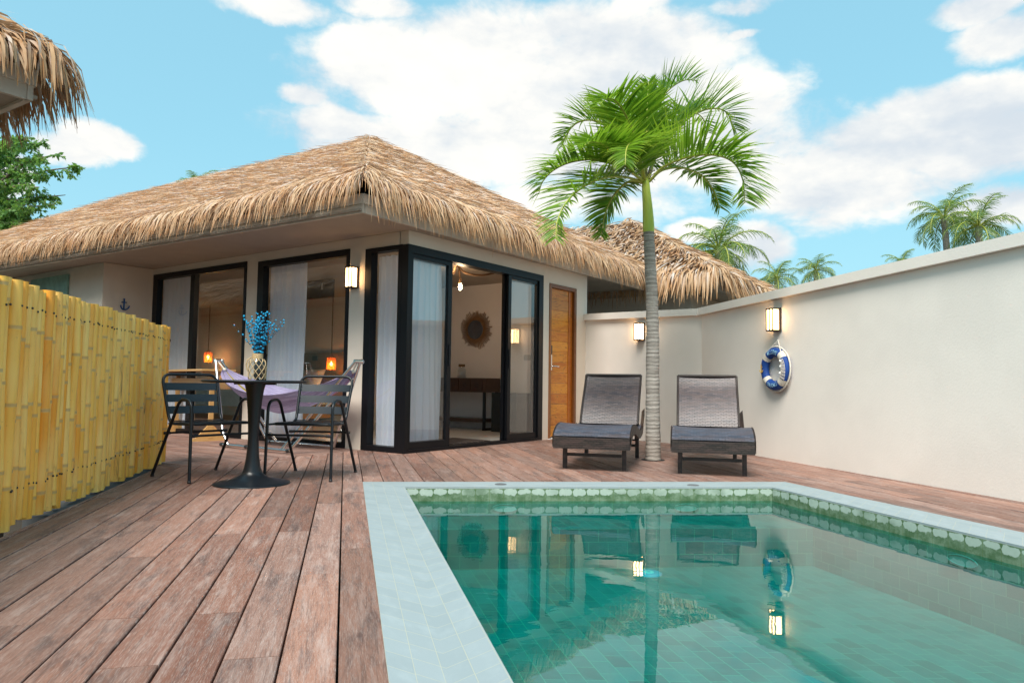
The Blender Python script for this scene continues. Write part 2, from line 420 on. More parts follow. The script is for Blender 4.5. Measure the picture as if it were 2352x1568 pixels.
M['wicker_leg'] = wicker('woven_resin_leg', (.022, .015, .013), (.035, .024, .02), (.005, .004, .004), .5, .012)
def curtain_mat():
    m = Mt('sheer_white_curtain')
    c = (.82, .87, .99)
    d = m.n('BsdfDiffuse', None, Color=c).outputs[0]; t = m.n('BsdfTranslucent', None, Color=c).outputs[0]
    return m.done(m.n('MixShader', None, Fac=.35, i1=d, i2=t).outputs[0])
M['curtain'] = curtain_mat()
def hammock_mat():
    m = Mt('lavender_hammock_weave'); uv = m.uv(); x, y, _ = m.sep(uv)
    nz = m.noise(m.mapv(uv, (8, 160, 1)), 1, 4, .7)
    c = m.mix(m.sstep(nz, .35, .68), (.24, .20, .36), (.52, .48, .68))
    c2 = m.ramp(y, [(0, (.46, .41, .60)), (.60, (.46, .41, .60)), (.605, (.40, .30, .04)), (.625, (.05, .10, .03)), (.64, (.38, .04, .05)), (.675, (.10, .08, .02)), (.69, (.42, .34, .06)), (.705, (.46, .41, .60))], 'CONSTANT')
    band = m.math('MULTIPLY', m.math('GREATER_THAN', y, .605), m.math('LESS_THAN', y, .705))
    c = m.mix(band, c, c2)
    d = m.bsdf(c, .8, 0, m.bump(nz, .3, .004), .2); t = m.n('BsdfTranslucent', None, Color=c).outputs[0]
    return m.done(m.n('MixShader', None, Fac=.25, i1=d, i2=t).outputs[0])
M['hammock'] = hammock_mat()
def leaf_mat(name, a, b, tip, tr=.35):
    m = Mt(name); r1, r2, r3 = m.rnd(0), m.rnd(1), m.rnd(2)
    c = m.mix(r1, a, b)
    c = m.mix(m.math('MULTIPLY', m.sstep(r3, .55, 1), m.math('MULTIPLY', r2, .8)), c, tip)
    d = m.bsdf(c, .38, 0, None, .5); t = m.n('BsdfTranslucent', None, Color=m.mix(.5, c, (.25, .42, .02))).outputs[0]
    return m.done(m.n('MixShader', None, Fac=tr, i1=d, i2=t).outputs[0])
M['palm_leaf'] = leaf_mat('palm_leaflet', (.075, .20, .012), (.27, .46, .035), (.54, .58, .06), .5)
M['coco_leaf'] = leaf_mat('coconut_leaflet', (.10, .19, .055), (.26, .36, .11), (.48, .44, .08), .45)
M['tree_leaf'] = leaf_mat('tree_leaflet', (.10, .25, .08), (.22, .42, .13), (.42, .55, .10), .5)
M['rachis'] = simple('leaf_stalk', (.36, .38, .06), .5, var=.15, nscale=8)
M['crownshaft'] = None
def crown_mat():
    m = Mt('smooth_green_crownshaft'); o = m.obj()
    c = m.mix(m.sstep(m.noise(m.mapv(o, (9, 9, 1.2)), 1, 3), .35, .68), (.36, .47, .05), (.54, .60, .10))
    return m.done(m.bsdf(c, .4, 0, None, .5))
M['crownshaft'] = crown_mat()
def trunk_mat():
    m = Mt('ringed_palm_trunk'); o = m.obj()
    n1 = m.noise(m.mapv(o, (3, 3, 46)), 1, 6, .7, .4); n2 = m.noise(m.mapv(o, (12, 12, 4)), 1, 4, .6); n3 = m.noise(o, 70, 3)
    w = m.n('TexWave', {'wave_type': 'BANDS', 'bands_direction': 'Z'}, Vector=o, Scale=8.0, Distortion=3.5, Detail=4.0, Detail_Scale=1.5).outputs['Fac']
    c = m.mix(m.sstep(n1, .35, .68), (.22, .19, .165), (.43, .385, .345))
    c = m.mix(m.math('MULTIPLY', m.sstep(w, .86, .99), .22), c, (.09, .075, .062))
    c = m.mix(m.math('MULTIPLY', m.sstep(n2, .55, .75), .5), c, (.42, .385, .35))
    c = m.mix(m.math('MULTIPLY', m.sstep(n3, .6, .75), .4), c, (.10, .085, .07))
    return m.done(m.bsdf(c, .85, 0, m.bump(m.math('ADD', w, n3), .45, .006), .25))
M['trunk'] = trunk_mat()
M['bark'] = simple('tree_bark', (.16, .12, .09), .9, var=.3, nscale=12, bump=.5)
M['coconut'] = simple('green_coconut', (.30, .34, .03), .45, var=.2, nscale=3)
def mat_rug():
    m = Mt('dark_striped_doormat'); uv = m.uv()
    st = m.math('FRACT', m.math('MULTIPLY', m.sep(uv)[0], 9.0))
    c = m.mix(m.sstep(st, .86, .90), (.045, .028, .024), (.20, .16, .14))
    return m.done(m.bsdf(c, .95, 0, m.bump(m.noise(uv, 200), .5, .004)))
M['rug'] = mat_rug()

# ------------------------------------------------------------------ world, sun, camera
def srgb(r, g, b): return tuple((c / 255 / 12.92 if c / 255 <= .04045 else ((c / 255 + .055) / 1.055) ** 2.4) for c in (r, g, b))
SUN_EL, SUN_AZ = R(54), R(198)          # azimuth clockwise from +Y (north)
W = bpy.data.worlds.new('World'); S.world = W; W.use_nodes = True
class Wt(Mt):
    def __init__(s, w): s.t = w.node_tree; s.t.nodes.clear(); s.out = s.t.nodes.new('ShaderNodeOutputWorld')
w = Wt(W)
sky = w.n('TexSky', {'sky_type': 'NISHITA', 'sun_disc': False, 'sun_elevation': SUN_EL, 'sun_rotation': SUN_AZ, 'air_density': 1.0, 'dust_density': 1.6, 'ozone_density': 1.0, 'altitude': 0})
g = w.n('TexCoord').outputs['Generated']
gx, gy, gz = w.sep(g)
az = w.math('ARCTAN2', gx, gy); el = w.math('ARCSINE', gz)
def azel(x, y):
    d = ray(x, y).normalized(); return math.atan2(d.x, d.y), math.asin(d.z)
# cumulus banks: direction and angular half-size, read off the sky
BL = [(1080, 170, 400, 170, 1), (1400, 150, 330, 155, 1), (860, 120, 190, 75, .9), (1080, 330, 420, 110, .9), (1500, 330, 420, 130, .95), (1640, 240, 220, 130, .9),
      (770, 280, 110, 55, .85), (640, 15, 150, 42, .75), (880, 15, 130, 35, .65), (1480, 10, 80, 30, .6), (2150, 320, 340, 130, 1), (2250, 230, 260, 70, .95), (1950, 420, 330, 110, .9), (2300, 90, 150, 70, .9),
      (2250, 20, 160, 45, .8), (210, 318, 105, 52, .95), (165, 340, 95, 42, .9), (1720, 560, 110, 55, .9), (1590, 530, 80, 35, .8), (1720, 10, 90, 25, .5), (2330, 470, 200, 60, .8), (1300, 460, 350, 60, .55), (700, 215, 60, 35, .6), (1700, 70, 60, 12, .45),
      (40, 400, 60, 60, .7)]
warp = w.noise(w.mapv(g, (1, 1, 1.3)), 5.5, 9, .62, .25, 'Color')
ws = w.n('SeparateColor', None, Color=warp).outputs
waz = w.math('ADD', az, w.math('MULTIPLY', w.math('SUBTRACT', ws[0], .5), .07)); wel = w.math('ADD', el, w.math('MULTIPLY', w.math('SUBTRACT', ws[1], .5), .06))
dens = -1.0; up = -1.0
for (bx, by, rx, ry, amp) in BL:
    a0, e0 = azel(bx, by); a1, _e = azel(bx + rx, by); _q, e1 = azel(bx, by - ry)
    def blob(ael):
        dx = w.math('MULTIPLY', w.math('SUBTRACT', waz, a0), 1 / abs(a1 - a0)); dy = w.math('MULTIPLY', w.math('SUBTRACT', ael, e0), 1 / abs(e1 - e0))
        q = w.math('ADD', w.math('MULTIPLY', dx, dx), w.math('MULTIPLY', dy, dy))
        return w.math('MULTIPLY', w.math('SUBTRACT', 1.0, q), amp)
    b_ = blob(wel)
    dens = w.math('MAXIMUM', dens, b_) if not isinstance(dens, float) else w.math('MAXIMUM', b_, -1.0)
fb = w.noise(w.mapv(g, (1, 1, 1.5)), 11, 9, .60, .2)
fb2 = w.noise(w.mapv(g, (1, 1, 1.8), (3, 1, 2)), 3.2, 6, .58, .3)
back = w.math('MULTIPLY', w.sstep(gy, .35, -.1), w.math('SUBTRACT', w.math('MULTIPLY', fb2, 3.2), 1.55))
front = w.math('ADD', w.math('MAXIMUM', dens, -.75), w.math('MULTIPLY', w.math('SUBTRACT', fb, .5), 2.0))
tot = w.math('MAXIMUM', front, w.math('SUBTRACT', w.math('ADD', back, w.math('MULTIPLY', w.sstep(gy, -.1, .35), -2.0)), 0.0))
alpha = w.sstep(tot, -.16, .58)
shade = w.math('ADD', w.math('MULTIPLY', w.noise(w.mapv(g, (1, 1, 2.2), (0, 0, .05)), 4.5, 6, .55), 1.0), w.math('MULTIPLY', fb, .35))
ccol = w.mix(w.sstep(shade, .50, .82), srgb(207, 217, 226), srgb(251, 249, 243))
blue = w.n('MixRGB', {'blend_type': 'MULTIPLY'}, Fac=1.0, Color1=sky.outputs[0], Color2=(1.22, 1.62, 1.28, 1)).outputs[0]
bluel = w.n('VectorMath', {'operation': 'SCALE'}, i0=blue, Scale=.15).outputs[0]
hz = w.sstep(gz, .34, -.02)
bluel = w.mix(w.math('MULTIPLY', hz, .62), bluel, srgb(205, 232, 240))
bluel = w.mix(.72, bluel, srgb(152, 212, 236))
skyc = w.mix(alpha, bluel, ccol)
bg = w.n('Background', None, Color=skyc, Strength=.565)
w.t.links.new(bg.outputs[0], w.out.inputs[0])

sl = bpy.data.lights.new('sun', 'SUN'); sl.energy = 2.7; sl.angle = R(27); sl.color = (1, .95, .87)
so = bpy.data.objects.new('sun', sl); COL.objects.link(so)
sd = V((math.sin(SUN_AZ) * math.cos(SUN_EL), math.cos(SUN_AZ) * math.cos(SUN_EL), math.sin(SUN_EL)))
so.rotation_euler = sd.to_track_quat('Z', 'Y').to_euler(); so.location = sd * 30
cam = bpy.data.cameras.new('camera'); co = bpy.data.objects.new('camera', cam); COL.objects.link(co)
cam.sensor_width = 36; cam.lens = 36 * FPX / 2352; cam.clip_start = .05; cam.clip_end = 3000
co.matrix_world = Matrix(((_r.x, _u.x, -_f.x, EYE.x), (_r.y, _u.y, -_f.y, EYE.y), (_r.z, _u.z, -_f.z, EYE.z), (0, 0, 0, 1)))
S.camera = co
S.view_settings.view_transform = 'Standard'; S.view_settings.look = 'None'; S.view_settings.exposure = .98; S.view_settings.gamma = 1
S.cycles.max_bounces = 10; S.cycles.transparent_max_bounces = 16; S.cycles.diffuse_bounces = 5; S.cycles.glossy_bounces = 5
S.cycles.caustics_reflective = False; S.cycles.caustics_refractive = False; S.cycles.sample_clamp_indirect = 6

# ------------------------------------------------------------------ ground, deck
def dirz(a): a = R(a); return V((math.sin(a), math.cos(a), 0))
C0 = V((-1.104, 7.281, 0))                     # outer corner of the villa
dL, dR = dirz(-55.4), dirz(36.6)               # its two fronts
inL, inR = V((-dL.y, dL.x, 0)), V((-dR.y, dR.x, 0))
if inL.dot(dR) < 0: inL = -inL
if inR.dot(dL) < 0: inR = -inR
wA, wB = V((2.617, 7.778, 0)), V((3.428, 4.698, 0))   # foot of the right-hand courtyard wall
wD = (wB - wA).normalized(); wN = V((wD.y, -wD.x, 0))
if wN.x > 0: wN = -wN                            # towards the court
cOL, cOR, cIL, cIR = V((-1.091, 5.21, 0)), V((2.156, 5.52, 0)), V((-.744, 4.982, 0)), V((1.94, 5.214, 0))
lO = (V((-.294, 1.774, 0)) - cOL).normalized(); lI = (V((.014, 1.784, 0)) - cIL).normalized()
rO = (V((2.688, 3.691, 0)) - cOR).normalized(); rI = (V((2.45, 3.367, 0)) - cIR).normalized()
def down(p, d, y): return p + d * ((y - p.y) / d.y)
YF = -1.6
cOLf, cILf, cORf, cIRf = down(cOL, lO, YF), down(cIL, lI, YF + .3), down(cOR, rO, YF), down(cIR, rI, YF + .3)

g_ = MB()
# ground sheet with an opening where the pool is sunk
def ring_sheet(mb, inner, R_, z):
    outer = [V((-R_, -R_, z)), V((R_, -R_, z)), V((R_, R_, z)), V((-R_, R_, z))]
    for i in range(4):
        a, b = inner[i], inner[(i + 1) % 4]
        mb.quad(outer[i], outer[(i + 1) % 4], V((b.x, b.y, z)), V((a.x, a.y, z)))
ring_sheet(g_, [cOLf, cORf, cOR, cOL], 900, -.12)
tag(g_.build('ground', M['ground']), 'bare sandy ground around the villas', 'ground', kind='structure')

def clip(poly, a, b):       # keep the left side of a->b
    out = []
    def sd_(p): return (b.x - a.x) * (p[1] - a.y) - (b.y - a.y) * (p[0] - a.x)
    for i in range(len(poly)):
        p, q = poly[i], poly[(i + 1) % len(poly)]; sp, sq = sd_(p), sd_(q)
        if sp >= 0: out.append(p)
        if sp * sq < 0:
            t = sp / (sp - sq); out.append((p[0] + (q[0] - p[0]) * t, p[1] + (q[1] - p[1]) * t))
    return out
def boards(mb, region, d, wd, gap, seed, joint=1.62, z=0.0, th=.028):
    d = V((d.x, d.y, 0)).normalized(); n = V((d.y, -d.x, 0))
    ra = sum(region[i].x * region[(i + 1) % len(region)].y - region[(i + 1) % len(region)].x * region[i].y for i in range(len(region)))
    if ra < 0: region = region[::-1]
    us = [p.dot(d) for p in region]; vs = [p.dot(n) for p in region]
    k0, k1 = math.floor(min(vs) / wd) - 1, math.ceil(max(vs) / wd) + 1
    for k in range(k0, k1):
        rr = random.Random(k * 7919 + seed)
        off = (k % 2) * joint / 2 + rr.choice([0, 0, 0, joint / 4])
        j0, j1 = math.floor((min(us) - off) / joint) - 1, math.ceil((max(us) - off) / joint) + 1
        for j in range(j0, j1):
            rb = random.Random(k * 7919 + j * 104729 + seed)
            c = (rb.random(), rb.random(), rb.random()); dz = rb.uniform(-.0012, .0012)
            u0, u1 = off + j * joint + .0018, off + (j + 1) * joint - .0018; v0, v1 = k * wd + gap / 2, (k + 1) * wd - gap / 2
            poly = [tuple((d * u + n * v)[:2]) for u, v in ((u0, v0), (u0, v1), (u1, v1), (u1, v0))]
            ar = sum(poly[i][0] * poly[(i + 1) % 4][1] - poly[(i + 1) % 4][0] * poly[i][1] for i in range(4))
            if ar < 0: poly = poly[::-1]
            for i in range(len(region)):
                poly = clip(poly, region[i], region[(i + 1) % len(region)])
                if len(poly) < 3: break
            if len(poly) < 3: continue
            m = len(poly); top = [V((x, y, z + dz)) for x, y in poly]; bot = [V((x, y, z - th)) for x, y in poly]
            uv = [(p.dot(d) , p.dot(n), 0) for p in top]
            # chamfered long edges
            cen = sum(top, V()) / m
            def inset(p):
                a = p.dot(n); e = .0022
                q = V(p)
                if abs(a - v0) < 1e-4: q += n * e
                elif abs(a - v1) < 1e-4: q -= n * e
                return q
            ins = [inset(p) for p in top]; low = [p - V((0, 0, .0025)) for p in top]
            mb.add(ins, [tuple(range(m))], c=c, uv=uv)
            mb.add(ins + low, [(i, m + i, m + (i + 1) % m, (i + 1) % m) for i in range(m)], c=c, uv=uv + uv)
            mb.add(low + bot, [(i, m + i, m + (i + 1) % m, (i + 1) % m) for i in range(m)], c=c, uv=uv + uv)
dD = dirz(-13.4)
fN, fF = V((-2.354, 3.271, 0)), V((-3.039, 6.256, 0)); fD = (fF - fN).normalized()   # deck edge along the bamboo fence
fFront = down(fN, -fD, YF)
knee = fN + fD * 2.60
pr = V((-1.58, 7.64, 0)); pD = (pr - knee).normalized(); prF = knee + pD * 6.0
wFar = wA - wD * 2.0; wNear = down(wA, wD, YF)
dk = MB()
boards(dk, [fFront, cOLf, cOL, fN + fD * 2.0], dD, .150, .0065, 1)                   # beside the pool
wX = wA - wD * 2.2
boards(dk, [fN + fD * 2.0, cOL, wX, prF, knee], dD, .150, .0065, 1)
boards(dk, [cOL, cOR, wX], dD, .150, .0065, 1)                       # behind the pool
boards(dk, [cORf, wNear, wX, cOR], dD, .150, .0065, 1)                         # right-hand strip
po = pr + dL * 7; 
boards(dk, [knee, pr + pD * .3, po + pD * .3, knee + dL * 7], dL, .125, .006, 5, 2.1)   # porch
tag(dk.build('deck', M['deck']), 'weathered reddish brown timber deck boards around the pool', 'deck', kind='structure')

# ------------------------------------------------------------------ pool
cp = MB()
def strip(a, b, c, d, flip=False):     # outer a->b, inner d->c
    n = 1; w0 = (a - d).length
    L = (b - a).length
    zt = V((0, 0, .004))
    cp.quad(a + zt, b + zt, c + zt, d + zt, uv=[(0, 0, 0), (L, 0, 0), (L, (b - c).length, 0), (0, w0, 0)], c=(.5, .5, .5))
    lo = V((0, 0, -.05)); cp.quad(a + lo, b + lo, b + zt, a + zt, c=(.5, .5, .5))
    cp.quad(c + V((0, 0, -.008)), d + V((0, 0, -.008)), d + zt, c + zt, c=(.5, .5, .5))
strip(cOLf, cOL, cIL, cILf); strip(cOL, cOR, cIR, cIL); strip(cOR, cORf, cIRf, cIR); strip(cORf, cOLf, cILf, cIRf)
tag(cp.build('pool_coping', M['coping']), 'pale grey green stone tile coping around the pool', 'coping', kind='structure')
WZ = -.096; BZ = -.205; FZ = -.46
pl = MB(); inner = [cILf, cIL, cIR, cIRf]
def dn(p, z): return V((p.x, p.y, z))
for i in range(4):
    a, b = inner[i], inner[(i + 1) % 4]; L = (b - a).length
    pl.quad(dn(a, -.008), dn(b, -.008), dn(b, -.112), dn(a, -.112), uv=[(0, -.008, i * 3), (L, -.008, i * 3), (L, -.112, i * 3), (0, -.112, i * 3)], mi=1)
    pl.quad(dn(a, -.112), dn(b, -.112), dn(b, FZ), dn(a, FZ), uv=[(0, 0, 0), (L, 0, 0), (L, .4, 0), (0, .4, 0)])
pl.quad(dn(cILf, FZ), dn(cIRf, FZ), dn(cIR, FZ), dn(cIL, FZ), uv=[(p.y, p.x + p.y * .24, 0) for p in (cILf, cIRf, cIR, cIL)])
b0, b1 = cIL + lI * .44, cIR + rI * .44
pl.quad(dn(b0, BZ), dn(b1, BZ), dn(cIR, BZ), dn(cIL, BZ), uv=[(p.y, p.x + p.y * .24, 0) for p in (b0, b1, cIR, cIL)])
pl.quad(dn(b0, FZ), dn(b1, FZ), dn(b1, BZ), dn(b0, BZ))
tag(pl.build('pool', [M['pool'], M['band']]), 'sunken plunge pool lined with green stone tiles', 'pool', kind='structure')
wt = MB(); wt.quad(dn(cILf, WZ), dn(cIRf, WZ), dn(cIR, WZ), dn(cIL, WZ))
tag(wt.build('water', M['water']), 'still teal pool water reflecting the sky', 'water', kind='structure')
def pool_inlet(p, t, nrm, label, rx=.088, rz=.026):
    o = empty('pool_inlet', label, 'pool inlet', p, 0, 'oval pool inlets'); t = t.normalized()
    a = MB(); ringp = [t * (rx * math.cos(q)) + Z * (rz * math.sin(q)) + nrm * .008 for q in [2 * math.pi * k / 28 for k in range(28)]]
    a.tube(ringp, .0032, 6, closed=True); a.build('rim', M['inlet'], o)
    b = MB(); b.add([q * .93 + nrm * -.002 for q in ringp], [tuple(range(28))]); b.build('faceplate', M['grey_plastic'], o)
    return o
tb = (cIR - cIL); nb_ = V((tb.y, -tb.x, 0)).normalized(); nb_ = nb_ if nb_.y < 0 else -nb_
for (px, lab) in ((1160, 'white oval inlet in the far pool wall nearer the black bistro table'), (1575, 'white oval inlet in the far pool wall straight before the palm and loungers')):
    q = onplane(px, 1160, cIL, nb_); q.z = -.142; pool_inlet(q + nb_ * .004, tb, nb_, lab)
tr_ = (cIRf - cIR); nr_ = V((tr_.y, -tr_.x, 0)).normalized(); nr_ = nr_ if nr_.x < 0 else -nr_
q = onplane(2214, 1290, cIR, nr_); q.z = -.142; pool_inlet(q + nr_ * .004, tr_, nr_, 'white oval inlet in the pool side facing away from the courtyard wall')
q = onz(1490, 1317, FZ); dr = empty('floor_drain', 'round turquoise drain cover on the pool floor', 'drain', q)
a = MB(); a.lathe([(.0, .012), (.07, .012), (.085, .006), (.085, .0)], n=24); a.build('cover', M['teal_plastic'], dr)
a = MB(); a.lathe([(.012, .013), (.03, .016), (.034, .012)], n=16); a.build('grille', M['white_plastic'], dr)
for (px, py, lab) in ((1150, 1112, 'small dark round cap set in the far coping nearer the glazed corner'), (1592, 1114, 'small dark round cap set in the far coping nearer the palm trunk')):
    q = onz(px, py, .004); o = MB(); o.lathe([(0, .004), (.04, .004), (.045, 0)], n=20, c=q); tag(o.build('coping_cap', M['concrete']), lab, 'cap', 'caps in the coping')

# ------------------------------------------------------------------ thatch
def thatch(name, faces, hips, mat, parent, rows=.115, step=.0115, ln=(.36, .58), wd=(.0065, .0135), seg=4, dens=1.0, eave_bend=78):
    """faces: (eave0, eave1, ridge0, ridge1) with eave0->eave1 along the eave; hips: (low, high, dirA, dirB)"""
    Rt, D0, OUT, T, SD, LN, EV = [], [], [], [], [], [], []
    for (e0, e1, r0, r1, tf, ev) in faces:
        es = (e1 - e0).normalized(); out = V((es.y, -es.x, 0))
        mid = (r0 + r1) / 2 - e0
        if out.dot(mid) > 0: out = -out
        rise = r0.z - e0.z; run = -(r0 - e0).dot(out); sl_ = math.hypot(rise, run); nrows = int(sl_ / rows)
        for k in range(-1, nrows + 1):
            t = max(0.0, k * rows); fr_ = min(1, t / sl_); a = e0.lerp(r0, fr_); b = e1.lerp(r1, fr_)
            L = (b - a).length; st = step * (.8 if k < 3 else 1.0) / (dens * tf)
            n = int(L / st)
            if n < 1: continue
            ss = (np.arange(n) + rng.uniform(-.6, .6, n)) * st
            for s_ in ss:
                p = a + (b - a) * (s_ / L) if L > 0 else a
                Rt.append(p); OUT.append(out); T.append(max(0.0, t + rng.uniform(-.05, .05))); SD.append(rise / sl_); LN.append(rng.uniform(*ln) * (ev * 1.05 if k < 2 else (ev + 1) / 2 if k < 4 else .74)); EV.append(k)
    for (lo, hi, da, db) in hips:
        L = (hi - lo).length; n = int(L / .004)
        for i in range(n):
            t = i / n * L; p = lo.lerp(hi, t / L); q = rng.uniform(0, 1)
            o = (da * (1 - q) + db * q).normalized()
            Rt.append(p + Z * .03); OUT.append(o); T.append(t * .72); SD.append((hi.z - lo.z) / L * 1.1); LN.append(rng.uniform(*ln) * .8); EV.append(2)
    Rt = np.array([tuple(p) for p in Rt]); OUT = np.array([tuple(p) for p in OUT]); T = np.array(T); SD = np.array(SD); LN = np.array(LN); EV = np.array(EV)
    N = len(Rt); side = np.stack([-OUT[:, 1], OUT[:, 0], np.zeros(N)], 1)
    yaw = rng.normal(0, 1, N) * np.where(EV > 3, .34, .20); clump = .20 * np.sin(Rt[:, 0] * 9 + Rt[:, 1] * 7 + Rt[:, 2] * 5) * rng.uniform(.3, 1, N); yaw = yaw + clump
    o2 = OUT * np.cos(yaw)[:, None] + side * np.sin(yaw)[:, None]; s2 = -OUT * np.sin(yaw)[:, None] + side * np.cos(yaw)[:, None]
    ang0 = np.arcsin(np.clip(SD, 0, .95)) - rng.uniform(.02, 1, N) * np.where(EV > 3, .34, .20)                # lift a little off the slope
    nrm = OUT * SD[:, None]; nrm[:, 2] += np.sqrt(1 - SD ** 2)
    p = Rt + nrm * rng.uniform(.0, .075, N)[:, None]
    bend = R(eave_bend) + rng.normal(0, .14, N); curl = rng.normal(.16, .14, N)
    wv = rng.uniform(*wd, N); roll = rng.normal(0, .55, N)
    Vv, Cc, Uu = [], [], []
    r1, r2 = rng.random(N), np.clip(rng.random(N) * .75 + .25 * np.clip(EV, 0, 8) / 8, 0, 1)
    for k in range(seg + 1):
        u = k / seg; od = LN * u - T; f = np.clip(od / .20 + .25, 0, 1) * (od > -.06)
        ang = ang0 + (bend - ang0) * f + curl * u * (1 - f)
        wk = wv * (.75 if k == 0 else 1.0 if u < .55 else max(.12, 1 - (u - .55) * 1.9))
        fw = np.cos(ang)[:, None] * o2; fw[:, 2] -= np.sin(ang); up_ = np.cross(s2, fw)
        sdv = s2 * np.cos(roll)[:, None] + up_ * np.sin(roll)[:, None]
        Vv += [p - sdv * wk[:, None] * .5, p + sdv * wk[:, None] * .5]
        cc = np.stack([r1, r2, np.full(N, u)], 1); Cc += [cc, cc]
        for s_ in (0, 1): Uu.append(np.stack([LN * u + r1 * 9, np.full(N, s_ * .02) + r2 * 5, np.zeros(N)], 1))
        p = p + fw * (LN / seg)[:, None]
    v = np.stack(Vv, 1).reshape(-1, 3); c = np.stack(Cc, 1).reshape(-1, 3); uv = np.stack(Uu, 1).reshape(-1, 3)
    b = np.arange(N)[:, None] * (2 * (seg + 1)); q = []
    for k in range(seg): q.append(np.concatenate([b + 2 * k, b + 2 * k + 1, b + 2 * k + 3, b + 2 * k + 2], 1))
    return np_mesh(name, v, np.stack(q, 1).reshape(-1, 4), c, uv, mat, parent)
def hip_roof(parent, E, d1, l1, d2, l2, z0, rise, ridge_along, mat, fscale=(1, 1, 1, 1), out=.06, eave_drop=.03, hipsel=(1, 1, 1, 1), evs=(1, 1, 1, 1), **kw):
    """E: outer corner of the fascia in plan; d1,l1 / d2,l2: the two eaves running away from it."""
    E = V((E.x, E.y, 0)) - (d1 + d2) * out; l1 += 2 * out; l2 += 2 * out
    A, B, Cc, D = E, E + d1 * l1, E + d1 * l1 + d2 * l2, E + d2 * l2
    A, B, Cc, D = [V((p.x, p.y, z0)) for p in (A, B, Cc, D)]
    h = z0 + rise
    if ridge_along == 1: w_ = l2 / 2; r0 = E + d1 * w_ + d2 * w_; r1 = E + d1 * (l1 - w_) + d2 * w_
    else: w_ = l1 / 2; r0 = E + d1 * w_ + d2 * w_; r1 = E + d1 * w_ + d2 * (l2 - w_)
    r0 = V((r0.x, r0.y, h)); r1 = V((r1.x, r1.y, h))
    if ridge_along == 1: F = [(A, B, r0, r1), (A, D, r0, r0), (B, Cc, r1, r1), (D, Cc, r0, r1)]; H = [(A, r0), (B, r1), (Cc, r1), (D, r0)]
    else: F = [(A, B, r0, r0), (A, D, r0, r1), (B, Cc, r0, r1), (D, Cc, r1, r1)]; H = [(A, r0), (B, r0), (Cc, r1), (D, r1)]
    ub = MB()
    for (a, b, c, d) in F:
        if (c - d).length < 1e-4: ub.add([a, b, c], [(0, 1, 2)])
        else: ub.add([a, b, d, c], [(0, 1, 2, 3)])
    rf = ub.build('roof', M['thatch_base'], parent)
    o1 = [-d1, d1]; outA = -V((d2.x, d2.y, 0)); outD = V((d2.x, d2.y, 0))
    nn = [-d2, -d1, d1, d2]                                      # outward of faces: AB, AD, BC, DC
    hp = [(A, r0, nn[0], nn[1]), (B, H[1][1], nn[0], nn[2]), (Cc, H[2][1], nn[2], nn[3]), (D, H[3][1], nn[3], nn[1])]
    faces = [(*f, s, e) for f, s, e in zip(F, fscale, evs) if s > 0]
    hips = [hp[i] for i in range(4) if hipsel[i]]
    hips.append((r0 - V((0, 0, .0)), r1, nn[0], nn[3])) if False else None
    th = thatch('thatch_cover', faces, hips, mat, rf, **kw)
    return A, B, Cc, D, r0, r1
def fascia(parent, A, B, Cc, D, z0, z1, ins=.06, t=.03, sides=(1, 1, 1, 1)):
    P = [A, B, Cc, D]; cen = (A + B + Cc + D) / 4
    for i in range(4):
        if not sides[i]: continue
        a, b = P[i], P[(i + 1) % 4]; es = (b - a).normalized(); es.z = 0; n_ = V((-es.y, es.x, 0)); n_ = n_ if n_.dot(cen - a) > 0 else -n_
        m_ = MB(); O = V((a.x, a.y, 0)); L = (b - a).length
        m_.fbox(O, es, n_, ins + (t if i % 2 else 0), L - ins - (t if i % 2 else 0), ins, ins + t, z0, z1)
        m_.fbox(O, es, n_, ins - .004, L - ins + .004, ins - .014, ins - .002, z0 + .085, z1)      # upper moulding
        m_.build('fascia', M['fascia'], parent)
def soffit(parent, A, B, Cc, D, z, ins=.075):
    cen = (A + B + Cc + D) / 4; P = [V((p.x, p.y, z)) + (cen - p).normalized() * ins for p in (A, B, Cc, D)]
    for p in P: p.z = z
    m_ = MB(); m_.hexa(P + [p + Z * .02 for p in P]); return m_.build('soffit', M['soffit'], parent)

# ------------------------------------------------------------------ the villa
villa = empty('villa', 'cream plastered villa with thatched hip roof and black framed corner glazing', 'villa', C0)
class P0:                                                       # builds a mesh in world space under a parent that is not at the origin
    pass
def put(mb, name, mats, par):
    base = V((0, 0, 0)); q = par
    while q is not None: base += q.location; q = q.parent
    o = mb.build(name, mats, None, tuple(base)); o.location = (0, 0, 0); o.parent = par; return o
E0 = V((-1.422, 6.476, 0)); eL, eR = dirz(-58.0), dirz(35.2)
TOPW = 2.345
def fb_(*boxes, O=C0, ds=dL, dn_=inL, name='wall', mat='wall', par=None):
    m_ = MB()
    for b in boxes: m_.fbox(O, ds, dn_, *b)
    return put(m_, name, M[mat], par or villa)
TH = .12
# left front: piers and lintels
fb_((.645, .89, 0, TH, -.12, TOPW), (2.575, 2.80, 0, TH, -.12, TOPW), (.135, .645, 0, TH, 2.205, TOPW), (.89, 2.575, 0, TH, 2.235, TOPW), (2.80, 5.06, 0, TH, 2.26, TOPW), (5.06, 5.10, 0, TH, -.12, TOPW))
# right front
fb_((0, 2.545, 0, TH, 2.20, TOPW), (2.545, 2.69, 0, TH, -.12, TOPW), (2.69, 3.39, 0, TH, 2.12, TOPW), (3.39, 3.70, 0, TH, -.12, TOPW), ds=dR, dn_=inR)
# stepped-out end of the left front, with its return
fb_((5.10, 5.22, -.685, 0, -.12, TOPW)); fb_((5.22, 10.5, -.685, -.685 + TH, -.12, TOPW))
